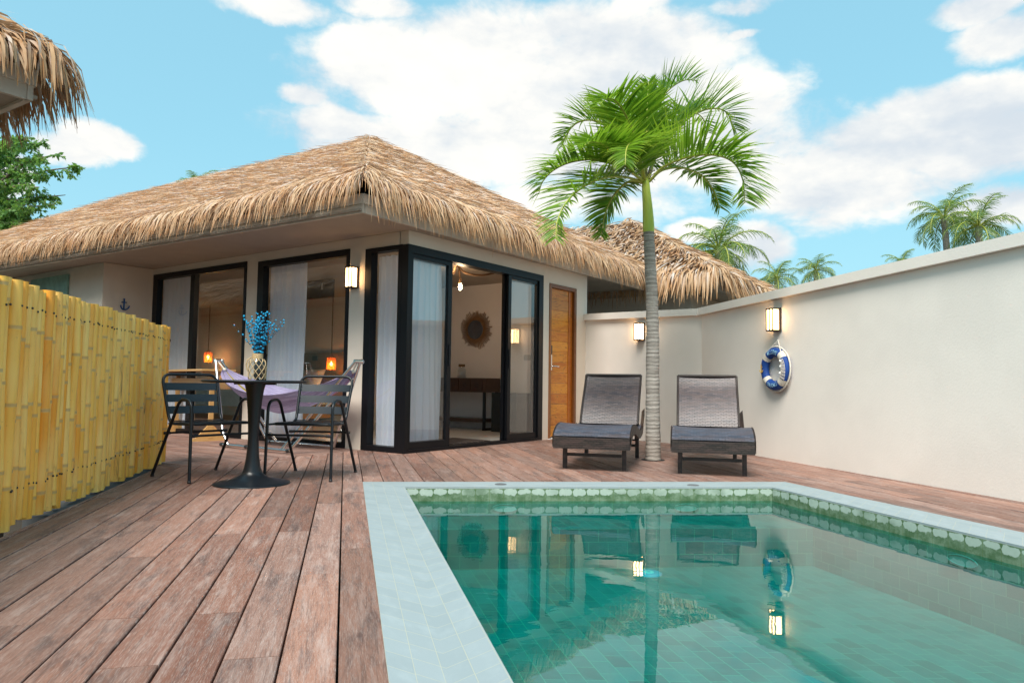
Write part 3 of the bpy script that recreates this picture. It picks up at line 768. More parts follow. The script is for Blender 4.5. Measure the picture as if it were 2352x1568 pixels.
# rear and far end
fb_((-.06, 10.5, 3.66, 3.78, -.12, TOPW), mat='inner'); fb_((10.4, 10.5, -.56, 3.66, -.12, TOPW), mat='inner')
m_ = MB(); m_.fbox(C0, dL, inL, .02, 10.4, .02, 3.66, -.1, .012); put(m_, 'floor', M['tile_floor'], villa)
m_ = MB(); m_.fbox(C0, dL, inL, .13, 10.4, 3.642, 3.658, .012, .10); put(m_, 'skirting', M['linen'], villa)
def frame_bars(mb, O, ds, dn_, s0, s1, z0, z1, t, n0, n1, top=None, bot=None, right=None):
    top = top or t; bot = bot or t; right = right or t
    mb.fbox(O, ds, dn_, s0, s1, n0, n1, z1 - top, z1); mb.fbox(O, ds, dn_, s0, s1, n0, n1, z0, z0 + bot)
    mb.fbox(O, ds, dn_, s0, s0 + t, n0, n1, z0 + bot, z1 - top); mb.fbox(O, ds, dn_, s1 - right, s1, n0, n1, z0 + bot, z1 - top)
def window(s0, s1, z1, mull=None, ds=dL, dn_=inL, label=None):
    m_ = MB(); frame_bars(m_, C0, ds, dn_, s0, s1, 0, z1, .05, -.008, .075, top=.075, bot=.06, right=.12)
    if mull: m_.fbox(C0, ds, dn_, mull - .05, mull + .05, .0, .07, .06, z1 - .075)
    wn = put(m_, 'window', M['black'], villa)
    edges = [s0 + .05] + ([mull - .05, mull + .05] if mull else []) + [s1 - .12]
    for i in range(0, len(edges), 2):
        p = MB(); a, b = edges[i], edges[i + 1]
        p.quad(*[C0 + ds * s_ + dn_ * .035 + Z * z_ for s_, z_ in ((a, .06), (b, .06), (b, z1 - .075), (a, z1 - .075))]); put(p, 'pane', M['glass'], wn)
    if label: wn['label'] = label
window(.895, 2.57, 2.235, label='black framed window behind the hammock')
window(2.805, 5.055, 2.26, 4.04, label='black framed two pane window beside the bamboo fence')
# corner glazing and sliding door
m_ = MB(); frame_bars(m_, C0, dL, inL, .085, .64, .0, 2.203, .055, -.008, .09, top=.05, bot=.06, right=.095)
cw = put(m_, 'corner_window', M['black'], villa)
p = MB(); p.quad(*[C0 + dL * s_ + inL * .04 + Z * z_ for s_, z_ in ((.14, .06), (.545, .06), (.545, 2.153), (.14, 2.153))]); put(p, 'pane', M['glass'], cw)
m_ = MB()
m_.fbox(C0, dR, inR, -.01, .035, -.010, .10, 0, 2.198); frame_bars(m_, C0, dR, inR, .035, 2.54, 0, 2.198, .02, -.008, .12, top=.085, bot=.035, right=.10)
sdoor = put(m_, 'sliding_door', M['black'], villa)
def leaf(s0, s1, n0, t0, t1, handle_s=None, nm='door_leaf'):
    m_ = MB(); z0, z1 = .035, 2.113
    m_.fbox(C0, dR, inR, s0, s1, n0, n0 + .04, z0, z0 + .075); m_.fbox(C0, dR, inR, s0, s1, n0, n0 + .04, z1 - .05, z1)
    m_.fbox(C0, dR, inR, s0, s0 + t0, n0, n0 + .04, z0 + .075, z1 - .05); m_.fbox(C0, dR, inR, s1 - t1, s1, n0, n0 + .04, z0 + .075, z1 - .05)
    q = MB(); q.quad(*[C0 + dR * a + inR * (n0 + .02) + Z * z_ for a, z_ in ((s0 + t0, z0 + .075), (s1 - t1, z0 + .075), (s1 - t1, z1 - .05), (s0 + t0, z1 - .05))])
    lf = put(m_, nm, M['black'], sdoor)
    pn = put(q, 'pane', M['glass'], sdoor)
    if handle_s is not None:
        h = MB(); h.fbox(C0, dR, inR, handle_s - .011, handle_s + .011, n0 - .012, n0 - .001, .93, 1.17); put(h, 'handle', M['metal_black'], sdoor)
leaf(.055, .715, .012, .035, .065, .685); leaf(1.785, 2.44, .012, .06, .03, 1.815); leaf(.10, .745, .062, .04, .05); leaf(1.76, 2.44, .062, .05, .03)
# teak entrance door
m_ = MB(); O = C0; z0, z1 = .01, 2.115
m_.fbox(O, dR, inR, 2.692, 2.735, -.012, .10, z0, z1); m_.fbox(O, dR, inR, 3.33, 3.388, -.012, .10, z0, z1); m_.fbox(O, dR, inR, 2.735, 3.33, -.012, .10, z1 - .05, z1)
wd_ = put(m_, 'wooden_door', M['teak_dark'], villa)
m_ = MB(); n = 14; zz0, zz1 = .03, z1 - .055
for k in range(n):
    a, b = zz0 + (zz1 - zz0) * k / n + .0015, zz0 + (zz1 - zz0) * (k + 1) / n - .0015
    m_.fbox(O, dR, inR, 2.738, 3.225, .030 + random.uniform(0, .003), .065, a, b)
m_.fbox(O, dR, inR, 3.227, 3.327, .024, .066, zz0, zz1)
put(m_, 'door_panel', M['teak'], wd_)
h = MB(); h.fbox(O, dR, inR, 2.752, 2.792, .010, .028, .93, 1.14); h.tube([C0 + dR * 2.772 + inR * .03 + Z * .985, C0 + dR * 2.772 - inR * .03 + Z * .985, C0 + dR * 2.90 - inR * .03 + Z * .985], .009, 8); put(h, 'handle', M['chrome'], wd_)
h = MB(); h.fbox(O, dR, inR, 2.754, 2.790, .008, .028, 1.145, 1.27); put(h, 'keypad', M['switch'], wd_)
m_ = MB(); m_.fbox(C0, dR, inR, 2.69, 3.39, -.03, .1, -.02, .009); put(m_, 'door_step', M['linen'], villa)
# roof
RL, RW = 13.0, 6.35
A, B, Cc, D, r0, r1 = (None,) * 6
def roof_on(house, E, d1, l1, d2, l2, rise, along, mat, **kw):
    h = empty('roof_anchor', None, None); 
    res = hip_roof(h, E, d1, l1, d2, l2, kw.pop('z0', 2.57), rise, along, mat, **kw)
    for ch in list(h.children): ch.parent = house; ch.location = V(ch.location) - house.location
    bpy.data.objects.remove(h)
    return res
def anchored(house, fn, *a, **k):
    n0 = set(bpy.data.objects); fn(None, *a, **k)
    for o in set(bpy.data.objects) - n0: o.parent = house; o.location = V(o.location) - house.location
A, B, Cc, D, r0, r1 = roof_on(villa, E0, eL, RL, eR, RW, 1.90, 1, M['thatch'], ln=(.32, .52), fscale=(1, 1, 0, .12), hipsel=(1, 0, 0, 1), evs=(.72, .90, 1, 1), z0=2.61)
anchored(villa, fascia, A, B, Cc, D, 2.33, 2.51); anchored(villa, soffit, A, B, Cc, D, 2.348)

# neighbour villa on the left: only its roof corner and green wall come near
nb = empty('neighbour_villa', 'neighbouring villa whose ragged thatch corner looms above the bamboo fence', 'villa', (-2.78, 3.925, 0))
E1 = V((-2.78, 3.925, 0))
A1, B1, C1, D1, *_ = roof_on(nb, E1, eL, 17.0, -eR, 9.0, 2.5, 1, M['thatch_grey'], fscale=(1, 1, 0, 0), hipsel=(1, 0, 0, 0), evs=(.60, .48, 1, 1), ln=(.40, .66), wd=(.010, .021), step=.015)
anchored(nb, fascia, A1, B1, C1, D1, 2.33, 2.51); anchored(nb, soffit, A1, B1, C1, D1, 2.348)
NO = E1 + eL * .9 - eR * .55
m_ = MB(); m_.fbox(NO, eL, -eR, 0, 15.5, 0, .12, -.12, 2.345); put(m_, 'wall', M['green'], nb)
m_ = MB(); m_.fbox(NO, eL, -eR, 0, .12, .12, 8.0, -.12, 2.345); put(m_, 'wall', M['wall'], nb)

# villa behind the courtyard wall
E2 = onz(1640, 662, 2.33); E2.z = 0
bk = empty('far_villa', 'second thatched villa rising behind the courtyard wall', 'villa', tuple(E2))
A2, B2, C2, D2, *_ = roof_on(bk, E2, eL, 9.0, eR, 5.7, 1.72, 1, M['thatch_grey'], fscale=(1, 1, 0, 0), hipsel=(1, 0, 0, 1), step=.024, wd=(.018, .032), rows=.16, ln=(.38, .6))
anchored(bk, fascia, A2, B2, C2, D2, 2.33, 2.51); anchored(bk, soffit, A2, B2, C2, D2, 2.348)
KO = E2 + eL * .6 + eR * .6
m_ = MB(); m_.fbox(KO, eL, eR, 0, 8.0, 0, .12, -.12, 2.345); put(m_, 'wall', M['wall'], bk)
m_ = MB(); m_.fbox(KO, eL, eR, 0, .12, .12, 5, -.12, 2.345); put(m_, 'wall', M['wall'], bk)

# ------------------------------------------------------------------ courtyard wall
cw_ = empty('courtyard_wall', 'long cream plastered wall with projecting cap along the pool side', 'wall', tuple(wA))
cc0 = wA - wD * .955
def sloped(O, ds, dn_, s0, s1, n0, n1, za0, za1, zb0, zb1):
    p = [O + ds * s0 + dn_ * n0 + Z * za0, O + ds * s1 + dn_ * n0 + Z * za1, O + ds * s1 + dn_ * n1 + Z * za1, O + ds * s0 + dn_ * n1 + Z * za0]
    q = [O + ds * s0 + dn_ * n0 + Z * zb0, O + ds * s1 + dn_ * n0 + Z * zb1, O + ds * s1 + dn_ * n1 + Z * zb1, O + ds * s0 + dn_ * n1 + Z * zb0]
    if ds.cross(dn_).z < 0: p = p[::-1]; q = q[::-1]
    m_ = MB(); m_.hexa(p + q); return m_
LW = 9.6; zr = lambda s_: 1.715 + .020 * s_
put(sloped(cc0, wD, -wN, 0, LW, 0, .14, -.12, -.12, zr(0) - .09, zr(LW) - .09), 'wall', M['court'], cw_)
put(sloped(cc0, wD, -wN, -.05, LW, -.05, .19, zr(0) - .088, zr(LW) - .088, zr(0), zr(LW)), 'wall_cap', M['court'], cw_)
bw = empty('back_wall', 'short cream wall with cap between teak door and courtyard corner', 'wall', tuple(cc0))
be = C0 + dR * 3.66 + inR * -.0; bD = (be - cc0).normalized(); bN = V((bD.y, -bD.x, 0)); bN = bN if bN.y < 0 else -bN; BL_ = (be - cc0).length
put(sloped(cc0, bD, -bN, -.06, BL_, 0, .14, -.12, -.12, 1.625, 1.68), 'wall', M['court'], bw)
put(sloped(cc0, bD, -bN, .03, BL_ + .02, -.05, .19, 1.627, 1.682, 1.713, 1.775), 'wall_cap', M['court'], bw)

# ------------------------------------------------------------------ wall lamps
def wall_lamp(p, out, label):
    t = V((-out.y, out.x, 0)); o = empty('wall_lamp', label, 'wall lamp', tuple(p), math.atan2(t.y, t.x), 'lit box lamps on the walls')
    def lb(name, mat, boxes):
        m_ = MB()
        for b in boxes: m_.box(*b)
        return m_.build(name, M[mat], o)
    # local: x along the wall, -y outward? rotation sends +y to 'out' rotated; use sign
    s = -1 if (Matrix.Rotation(math.atan2(t.y, t.x), 3, 'Z') @ V((0, 1, 0))).dot(out) < 0 else 1
    lb('backplate', 'lamp_metal', [((0, s * .006, 0), (.125, .012, .245))])
    lb('diffuser', 'lamp_glow', [((0, s * .054, 0), (.092, .078, .205))])
    lb('frame', 'lamp_metal', [((0, s * .054, .112), (.112, .098, .014)), ((0, s * .054, -.112), (.112, .098, .014))] + [((x, s * .098, 0), (.010, .010, .21)) for x in (-.051, 0, .051)] + [((x, s * .017, 0), (.010, .010, .21)) for x in (-.051, .051)])
    return o
outL, outR = -inL, -inR
wall_lamp(C0 + dL * .80 + outL * .002 + Z * 1.895, outL, 'lit box lamp on the pier between hammock window and corner glazing')
q = onplane(1474, 762, cc0, bN); wall_lamp(q + bN * .002, bN, 'lit box lamp half hidden behind the palm trunk')
q = wA + wD * .575 + Z * 1.44; wall_lamp(q + wN * .002, wN, 'lit box lamp above the blue life ring')

# ------------------------------------------------------------------ bamboo fence
fen = empty('bamboo_fence', 'yellow bamboo pole screen fence beside the black bistro set', 'fence', tuple(fF))
fn_ = V((fD.y, -fD.x, 0)); fn_ = fn_ if fn_.x > 0 else -fn_
FO = fN - fn_ * .05 - fD * 2.2; FL = (fF - FO).dot(fD)
bm_ = MB(); s_ = 0.0
while s_ < FL - .02:
    r = random.uniform(.022, .037); s_ += r
    lean = random.gauss(0, .006); zt = 1.205 + random.uniform(-.018, .014); zb = random.uniform(.004, .042); off = random.uniform(-.010, .010)
    base = FO + fD * s_ + fn_ * off
    zs = [zb]; nd = []; z = zb + random.uniform(.05, .3)
    while z < zt - .03: nd.append(z); z += random.uniform(.24, .44)
    lv = [(zb, 1, 0)]
    for q in nd: lv += [(q - .016, 1, 0), (q - .005, 1.09, .9), (q, 1.03, 1), (q + .004, 1.10, .9), (q + .016, 1, 0)]
    lv += [(zt, 1, 0)]; lv = sorted(lv)
    m = 14; c = (random.random(), random.random(), random.random()); vs = []; uv = []
    bow = random.gauss(0, .004); bow2 = random.gauss(0, .004)
    for (z, k, nf) in lv:
        t = (z - zb) / (zt - zb); cen = base + fD * (lean * (t - .5) + bow * math.sin(math.pi * t)) + fn_ * bow2 * math.sin(2 * math.pi * t) + Z * z
        for j in range(m):
            a = 2 * math.pi * j / m; vs.append(cen + (fD * math.cos(a) + fn_ * math.sin(a)) * (r * k)); uv.append((z, a * r, nf))
    fs = [(i * m + j, i * m + (j + 1) % m, (i + 1) * m + (j + 1) % m, (i + 1) * m + j) for i in range(len(lv) - 1) for j in range(m)]
    bm_.add(vs, fs, c=c, uv=uv, sm=True)
    # hollow cut top: a rim and a disc set down inside
    tp = vs[-m:]; cen = sum(tp, V()) / m; inn = [cen + (p - cen) * .72 for p in tp]; low = [p - Z * .03 for p in inn]
    bm_.add(tp + inn, [(j, (j + 1) % m, m + (j + 1) % m, m + j) for j in range(m)], c=c, mi=1)
    bm_.add(inn + low, [(j, (j + 1) % m, m + (j + 1) % m, m + j) for j in range(m)] + [tuple(range(m, 2 * m))], c=c, mi=1)
    bm_.add(vs[:m][::-1], [tuple(range(m))], c=c, mi=1)
    for zn in (1.085, .20): bm_.ball(base + fn_ * r + Z * (zn + random.uniform(-.008, .008)), .0062, 6, 4, mi=2)
    s_ += r - .004
put(bm_, 'bamboo_screen', [M['bamboo'], M['bamboo_cut'], M['switch']], fen)
for zr_ in (1.0, .22):
    m_ = MB(); m_.fbox(FO, fD, fn_, 0, FL - .03, -.11, -.05, zr_ - .03, zr_ + .03); put(m_, 'rail', M['bark'], fen)
for sp_ in (.3, 2.55, FL - .12):
    m_ = MB(); m_.fbox(FO, fD, fn_, sp_, sp_ + .07, -.18, -.112, -.12, 1.12); put(m_, 'post', M['bark'], fen)
m_ = MB(); m_.fbox(fN, fD, fn_, .62, (fF - fN).length + .1, -.16, -.006, -.12, -.012); tag(put(m_, 'kerb', M['concrete'], None) if False else m_.build('kerb', M['concrete']), 'grey concrete kerb under the bamboo fence', 'kerb', kind='structure')

# ------------------------------------------------------------------ furniture: table, vase, chairs
tp = V((-1.862, 5.075, 0))
tb_ = empty('pedestal_table', 'round black bistro table on a flared pedestal foot', 'table', tuple(tp))
m_ = MB(); m_.lathe([(0, .722), (.30, .722), (.352, .724), (.362, .730), (.364, .736), (.360, .741), (.35, .743), (0, .743)], n=64); m_.build('tabletop', M['metal_black'], tb_)
m_ = MB(); m_.lathe([(.075, .7215), (.070, .70), (.062, .67), (.053, .60), (.045, .50), (.039, .40), (.0375, .32), (.041, .24), (.048, .17), (.056, .12), (.066, .088)], n=40); m_.build('column', M['metal_black'], tb_)
m_ = MB(); m_.lathe([(.0665, .088), (.072, .075), (.088, .060), (.12, .043), (.17, .028), (.22, .017), (.255, .010), (.264, .006), (.265, .0), (0, 0)], n=56); m_.build('base', M['metal_black'], tb_)
m_ = MB(); m_.box((0, 0, .7155), (.30, .03, .011)); m_.box((0, .1, .7155), (.03, .16, .011)); m_.box((0, -.1, .7155), (.03, .16, .011)); m_.build('bracket', M['metal_black'], tb_)
vp = aty(590, 869, 5.06); vp.z = .7435
vs_ = empty('vase', 'glass jar vase wrapped in knotted jute net on the round table', 'vase', tuple(vp))
prof = [(0, .003), (.050, .003), (.056, .008), (.059, .04), (.060, .09), (.057, .125), (.047, .145), (.035, .157), (.034, .185)]
m_ = MB(); m_.lathe(prof, n=28); m_.build('jar', M['jar_glass'], vs_)
m_ = MB(); K = 9
def vr(z):
    for i in range(len(prof) - 1):
        (a, b), (c, d) = prof[i], prof[i + 1]
        if b <= z <= d and d > b: return a + (c - a) * (z - b) / (d - b)
    return .05
lev = [.004, .032, .062, .092, .122, .152]
for i in range(len(lev) - 1):
    for k in range(K):
        a = 2 * math.pi * (k + .5 * (i % 2)) / K
        for sg in (1, -1):
            pts = []
            for q in range(4):
                t = q / 3; z = lev[i] + (lev[i + 1] - lev[i]) * t; rr = vr(z) + .003; an = a + sg * t * math.pi / K
                pts.append((rr * math.cos(an), rr * math.sin(an), z))
            m_.tube(pts, .0026, 5, caps=False)
        m_.ball((vr(lev[i]) * 1.05 * math.cos(a), vr(lev[i]) * 1.05 * math.sin(a), lev[i] + .002), .0048, 6, 4)
m_.build('rope_net', M['jute'], vs_)
m_ = MB()
for k in range(9): m_.tube([(.0365 * math.cos(2 * math.pi * j / 20), .0365 * math.sin(2 * math.pi * j / 20), .155 + k * .0042) for j in range(20)], .0026, 5, closed=True)
m_.tube([(-.036, -.02, .165), (-.066, -.02, .145), (-.074, -.02, .11), (-.066, -.02, .075), (-.060, -.018, .07)], .0045, 6)
m_.build('rope_collar', M['jute'], vs_)
bq = empty('berry_branches', 'bunch of dyed turquoise berry branches standing in the jute jar', 'dried branches', tuple(vp + Z * .006))
st_ = MB(); be_ = MB(); rb = random.Random(3)
for k in range(36):
    a = rb.uniform(0, 2 * math.pi); sp = rb.uniform(.02, .42) if k > 2 else (.62, .50, .56)[k]; L = rb.uniform(.30, .46) if k > 2 else (.40, .44, .42)[k]
    if k == 0: a = math.pi * .98
    if k == 1: a = .1
    if k == 2: a = .25
    st_ = be_ = MB(); base = V((rb.uniform(-.022, .022), rb.uniform(-.022, .022), .012)); neck = V((base.x * .5 + .012 * math.cos(a), base.y * .5 + .012 * math.sin(a), .17))
    dr_ = V((math.sin(sp) * math.cos(a), math.sin(sp) * math.sin(a), math.cos(sp))); tip = neck + dr_ * L * .72; tip += V((0, 0, -.02 * sp))
    md = neck.lerp(tip, .5) + V((0, 0, .012)); pts = spline([base, neck, md, tip], 5); st_.tube(pts, .0014, 4)
    for t in [q / 9 for q in range(10)]:
        if k == 0 and t < .05: continue
        i = min(len(pts) - 1, int(6 + t * (len(pts) - 7))); q = pts[i] + V((rb.gauss(0, .004), rb.gauss(0, .004), rb.gauss(0, .004)))
        if rb.random() < .9 and q.z > .185: be_.ball(q, rb.uniform(.0050, .0078), 8, 5, mi=1)
    st_.build('branch', [M['stem'], M['berry']], bq)

def armchair():
    o = empty('armchair', 'x', 'chair', (0, 0, 0), 0, 'black metal slatted armchairs')
    r = .0115
    for sx in (-1, 1):
        m_ = MB(); x = sx * .25
        m_.tube(round_path([(x * 1.02, .27, .012), (x, .255, .585), (x * .985, .075, .600), (x * 1.02, -.30, .012)], .07, 6), r, 10)
        m_.build('arm_frame', M['metal_black'], o)
        for q in ((x * 1.02, .27), (x * 1.02, -.30)):
            f = MB(); f.lathe([(0, 0), (.0135, 0), (.0135, .018), (0, .018)], (q[0], q[1], 0), 10); f.build('foot_cap', M['switch'], o)
    m_ = MB(); m_.tube(round_path([(-.205, .20, .415), (-.205, -.16, .405), (-.222, -.285, .78), (.222, -.285, .78), (.205, -.16, .405), (.205, .20, .415)], .075, 7), r, 10)
    m_.build('back_frame', M['metal_black'], o)
    for zc in (.685, .595, .505):
        t = (zc - .405) / .375; yb = -.16 - .125 * t; ws = .207 + .012 * t; m_ = MB()
        def fn(u, v, zc=zc, yb=yb, ws=ws):
            x = (u - .5) * 2 * ws; return V((x, yb - .025 * (1 - (x / ws) ** 2) - (v - .5) * .018, zc + (v - .5) * .058))
        for sgn in (0, 1): m_.grid((lambda u, v, s=sgn: fn(u, v if s else 1 - v) + V((0, .002 if s else -.002, 0))), 12, 2)
        for sx in (-1, 1): m_.ball((sx * (ws - .012), yb + .006, zc + .014), .004, 6, 4); m_.ball((sx * (ws - .012), yb + .009, zc - .014), .004, 6, 4)
        m_.build('back_slat', M['slat'], o)
    m_ = MB()
    m_.tube(round_path([(-.215, .235, .415), (.215, .235, .415), (.215, -.17, .405), (-.215, -.17, .405), (-.215, .235, .415)], .04, 5), .010, 8)
    for k in range(6): m_.box((0, .195 - k * .068, .423 - .012 * math.sin(k / 5 * math.pi)), (.42, .056, .006))
    m_.build('seat', M['metal_black'], o)
    for (y, z) in ((.262, .335), (-.145, .335)):
        m_ = MB(); m_.tube([(-.252, y, z), (.252, y, z)], .0085, 8)
        for sx in (-1, 1): m_.tube([(sx * .252, y, z), (sx * .205, y, z)], .0115, 8)
        m_.build('stretcher', M['metal_black'], o)
    for sx in (-1, 1):
        m_ = MB(); m_.tube([(sx * .25, .262, .412), (sx * .205, .22, .415)], .008, 8); m_.build('seat_bracket', M['metal_black'], o); m_ = MB(); m_.tube([(sx * .245, -.01, .41), (sx * .205, -.01, .41)], .008, 8); m_.build('seat_bracket', M['metal_black'], o)
    return o
def face(o, p, f): o.location = p; o.rotation_euler = (0, 0, math.atan2(f[1], f[0]) - math.pi / 2)
ch1 = armchair(); face(ch1, (-2.345, 5.395, 0), (.78, -.62)); ch1['label'] = 'black slatted metal armchair next to the bamboo fence'
ch2 = copy_tree(ch1); face(ch2, (-1.555, 5.50, 0), (-.10, -1)); ch2['label'] = 'black slatted metal armchair in front of the hammock frame end'

# ------------------------------------------------------------------ hammock, its stand, wooden bar table
nL_, nR_ = onz(507, 1026), onz(664, 1042); fL_, fR_ = V((-2.83, 8.22, 0)), V((-1.93, 7.66, 0))
aL, aR = aty(501, 828, 8.15), aty(822, 830, 7.18)
hs = empty('hammock_stand', 'folding polished steel hammock stand in front of the bedroom windows', 'hammock stand', tuple((nL_ + fR_) / 2))
def up(p, z): return V((p.x, p.y, z))
def tubes(name, lst, r=.016, mat='chrome'):
    m_ = MB()
    for pts in lst: m_.tube(pts, r, 10)
    return put(m_, name, M[mat], hs)
tubes('base_rail', [round_path([up(nL_, .03), up(nR_, .03)], .02)]); tubes('base_rail', [[up(fL_, .03), up(fR_, .03)]])
tubes('leg', [round_path([up(nL_, .02) + V((.12, -.08, 0)), up(nL_, .16) + V((.015, 0, 0)), aL + V((-.015, -.03, 0))], .12)])
tubes('leg', [[up(fL_.lerp(fR_, .12), .03), aL + V((.03, .02, 0))]])
tubes('leg', [[up(nR_.lerp(nL_, .10), .035), aR + V((-.02, -.02, 0))], ])
tubes('leg', [[up(fR_, .03), aR + V((.02, .02, 0))]])
tubes('brace', [[up(nR_, .03), up(nR_, .03).lerp(aR, .55) + V((.04, .02, 0))]])
tubes('brace', [[up(fL_.lerp(fR_, .12), .03) + V((-.08, -.05, 0)), up(fL_.lerp(fR_, .12), .03).lerp(aL, .5) + V((.02, -.04, 0))]])
for p in (aL, aR):
    m_ = MB(); m_.tube([p + V((-.03, -.03, .0)), p + V((.035, .03, 0))], .022, 10); m_.ball(p + V((.035, .03, 0)), .026)
    put(m_, 'hinge', M['chrome'], hs)
for p, q in ((nL_, nR_), (fL_, fR_)):
    for t in (0, .38, .97):
        m_ = MB(); m_.tube([up(p.lerp(q, t), .03), up(p.lerp(q, t + .03), .03)], .021, 10); put(m_, 'joint', M['switch'], hs)
hm = empty('hammock', 'lavender woven hammock with red and green stripes slung on the steel stand', 'hammock', tuple(up((aL + aR) / 2, 0)))
hL, hR = aL.lerp(aR, .055) - Z * .105, aR.lerp(aL, .03) - Z * .105
sdv = (hR - hL); sdv.z = 0; sdv.normalize(); sdn = V((sdv.y, -sdv.x, 0)); sdn = sdn if sdn.y < 0 else -sdn
def ham(u, v):
    a = (v - .5) * 2; wv_ = .045 + .40 * math.sin(math.pi * u) ** .62; s4 = (4 * u * (1 - u)) ** .8
    sag = s4 * (.36 - .15 * a * a) + .10 * (1 - abs(2 * u - 1)) * (1 - a * a)
    if a > 0: sag += s4 * .05 * a
    fold = .010 * math.sin(v * 55 + u * 6) * (1.2 - s4) + .006 * math.sin(v * 30 + u * 11)
    return hL.lerp(hR, u) + sdn * (a * wv_ * .72) - Z * (sag - fold)
m_ = MB(); m_.grid(lambda u, v: ham(u, 1 - v), 60, 64); put(m_, 'cloth', M['hammock'], hm)
m_ = MB()
for p, h_, e in ((aL, hL, 0), (aR, hR, 1)):
    m_.tube(spline([p - Z * .01, p.lerp(h_, .5) + V((0, -.01, 0)), h_], 4), .008, 6); m_.ball(h_, .022)
put(m_, 'hanging_loop', M['white_rope'], hm)

rA, rB = onz(482, 1012), onz(404, 993); rD = (rB - rA); rl = rD.length; rD.normalize(); rN = V((rD.y, -rD.x, 0)); rN = rN if rN.y < 0 else -rN
bt = empty('bar_table', 'narrow light pine bar table with trestle feet beside the window', 'table', tuple(rA))
m_ = MB(); m_.fbox(rA, rD, rN, -.12, rl + .5, -.24, .16, .845, .868); put(m_, 'tabletop', M['pine'], bt)
m_ = MB(); m_.fbox(rA, rD, rN, -.03, rl + .3, -.03, .03, .69, .755); put(m_, 'apron', M['pine'], bt)
for s0 in (0, rl):
    m_ = MB(); m_.fbox(rA, rD, rN, s0 - .022, s0 + .022, -.025, .025, .03, .845)
    put(m_, 'leg', M['pine'], bt)
    m_ = MB(); m_.fbox(rA, rD, rN, s0 - .02, s0 + .02, -.20, .20, 0, .035)
    for sg in (-1, 1):
        a = rA + rD * s0; t = .018
        tri = [(sg * .027, .036), (sg * .17, .036), (sg * .027, .19)]
        pts = [a + rD * k + rN * n_ + Z * z_ for k in (-t, t) for n_, z_ in tri]
        m_.add(pts, [(0, 1, 2), (5, 4, 3), (0, 3, 4, 1), (1, 4, 5, 2), (2, 5, 3, 0)])
    put(m_, 'foot', M['pine'], bt)
    m_ = MB(); m_.fbox(rA, rD, rN, s0 - .018, s0 + .018, -.18, .12, .79, .8445); put(m_, 'bearer', M['pine'], bt)

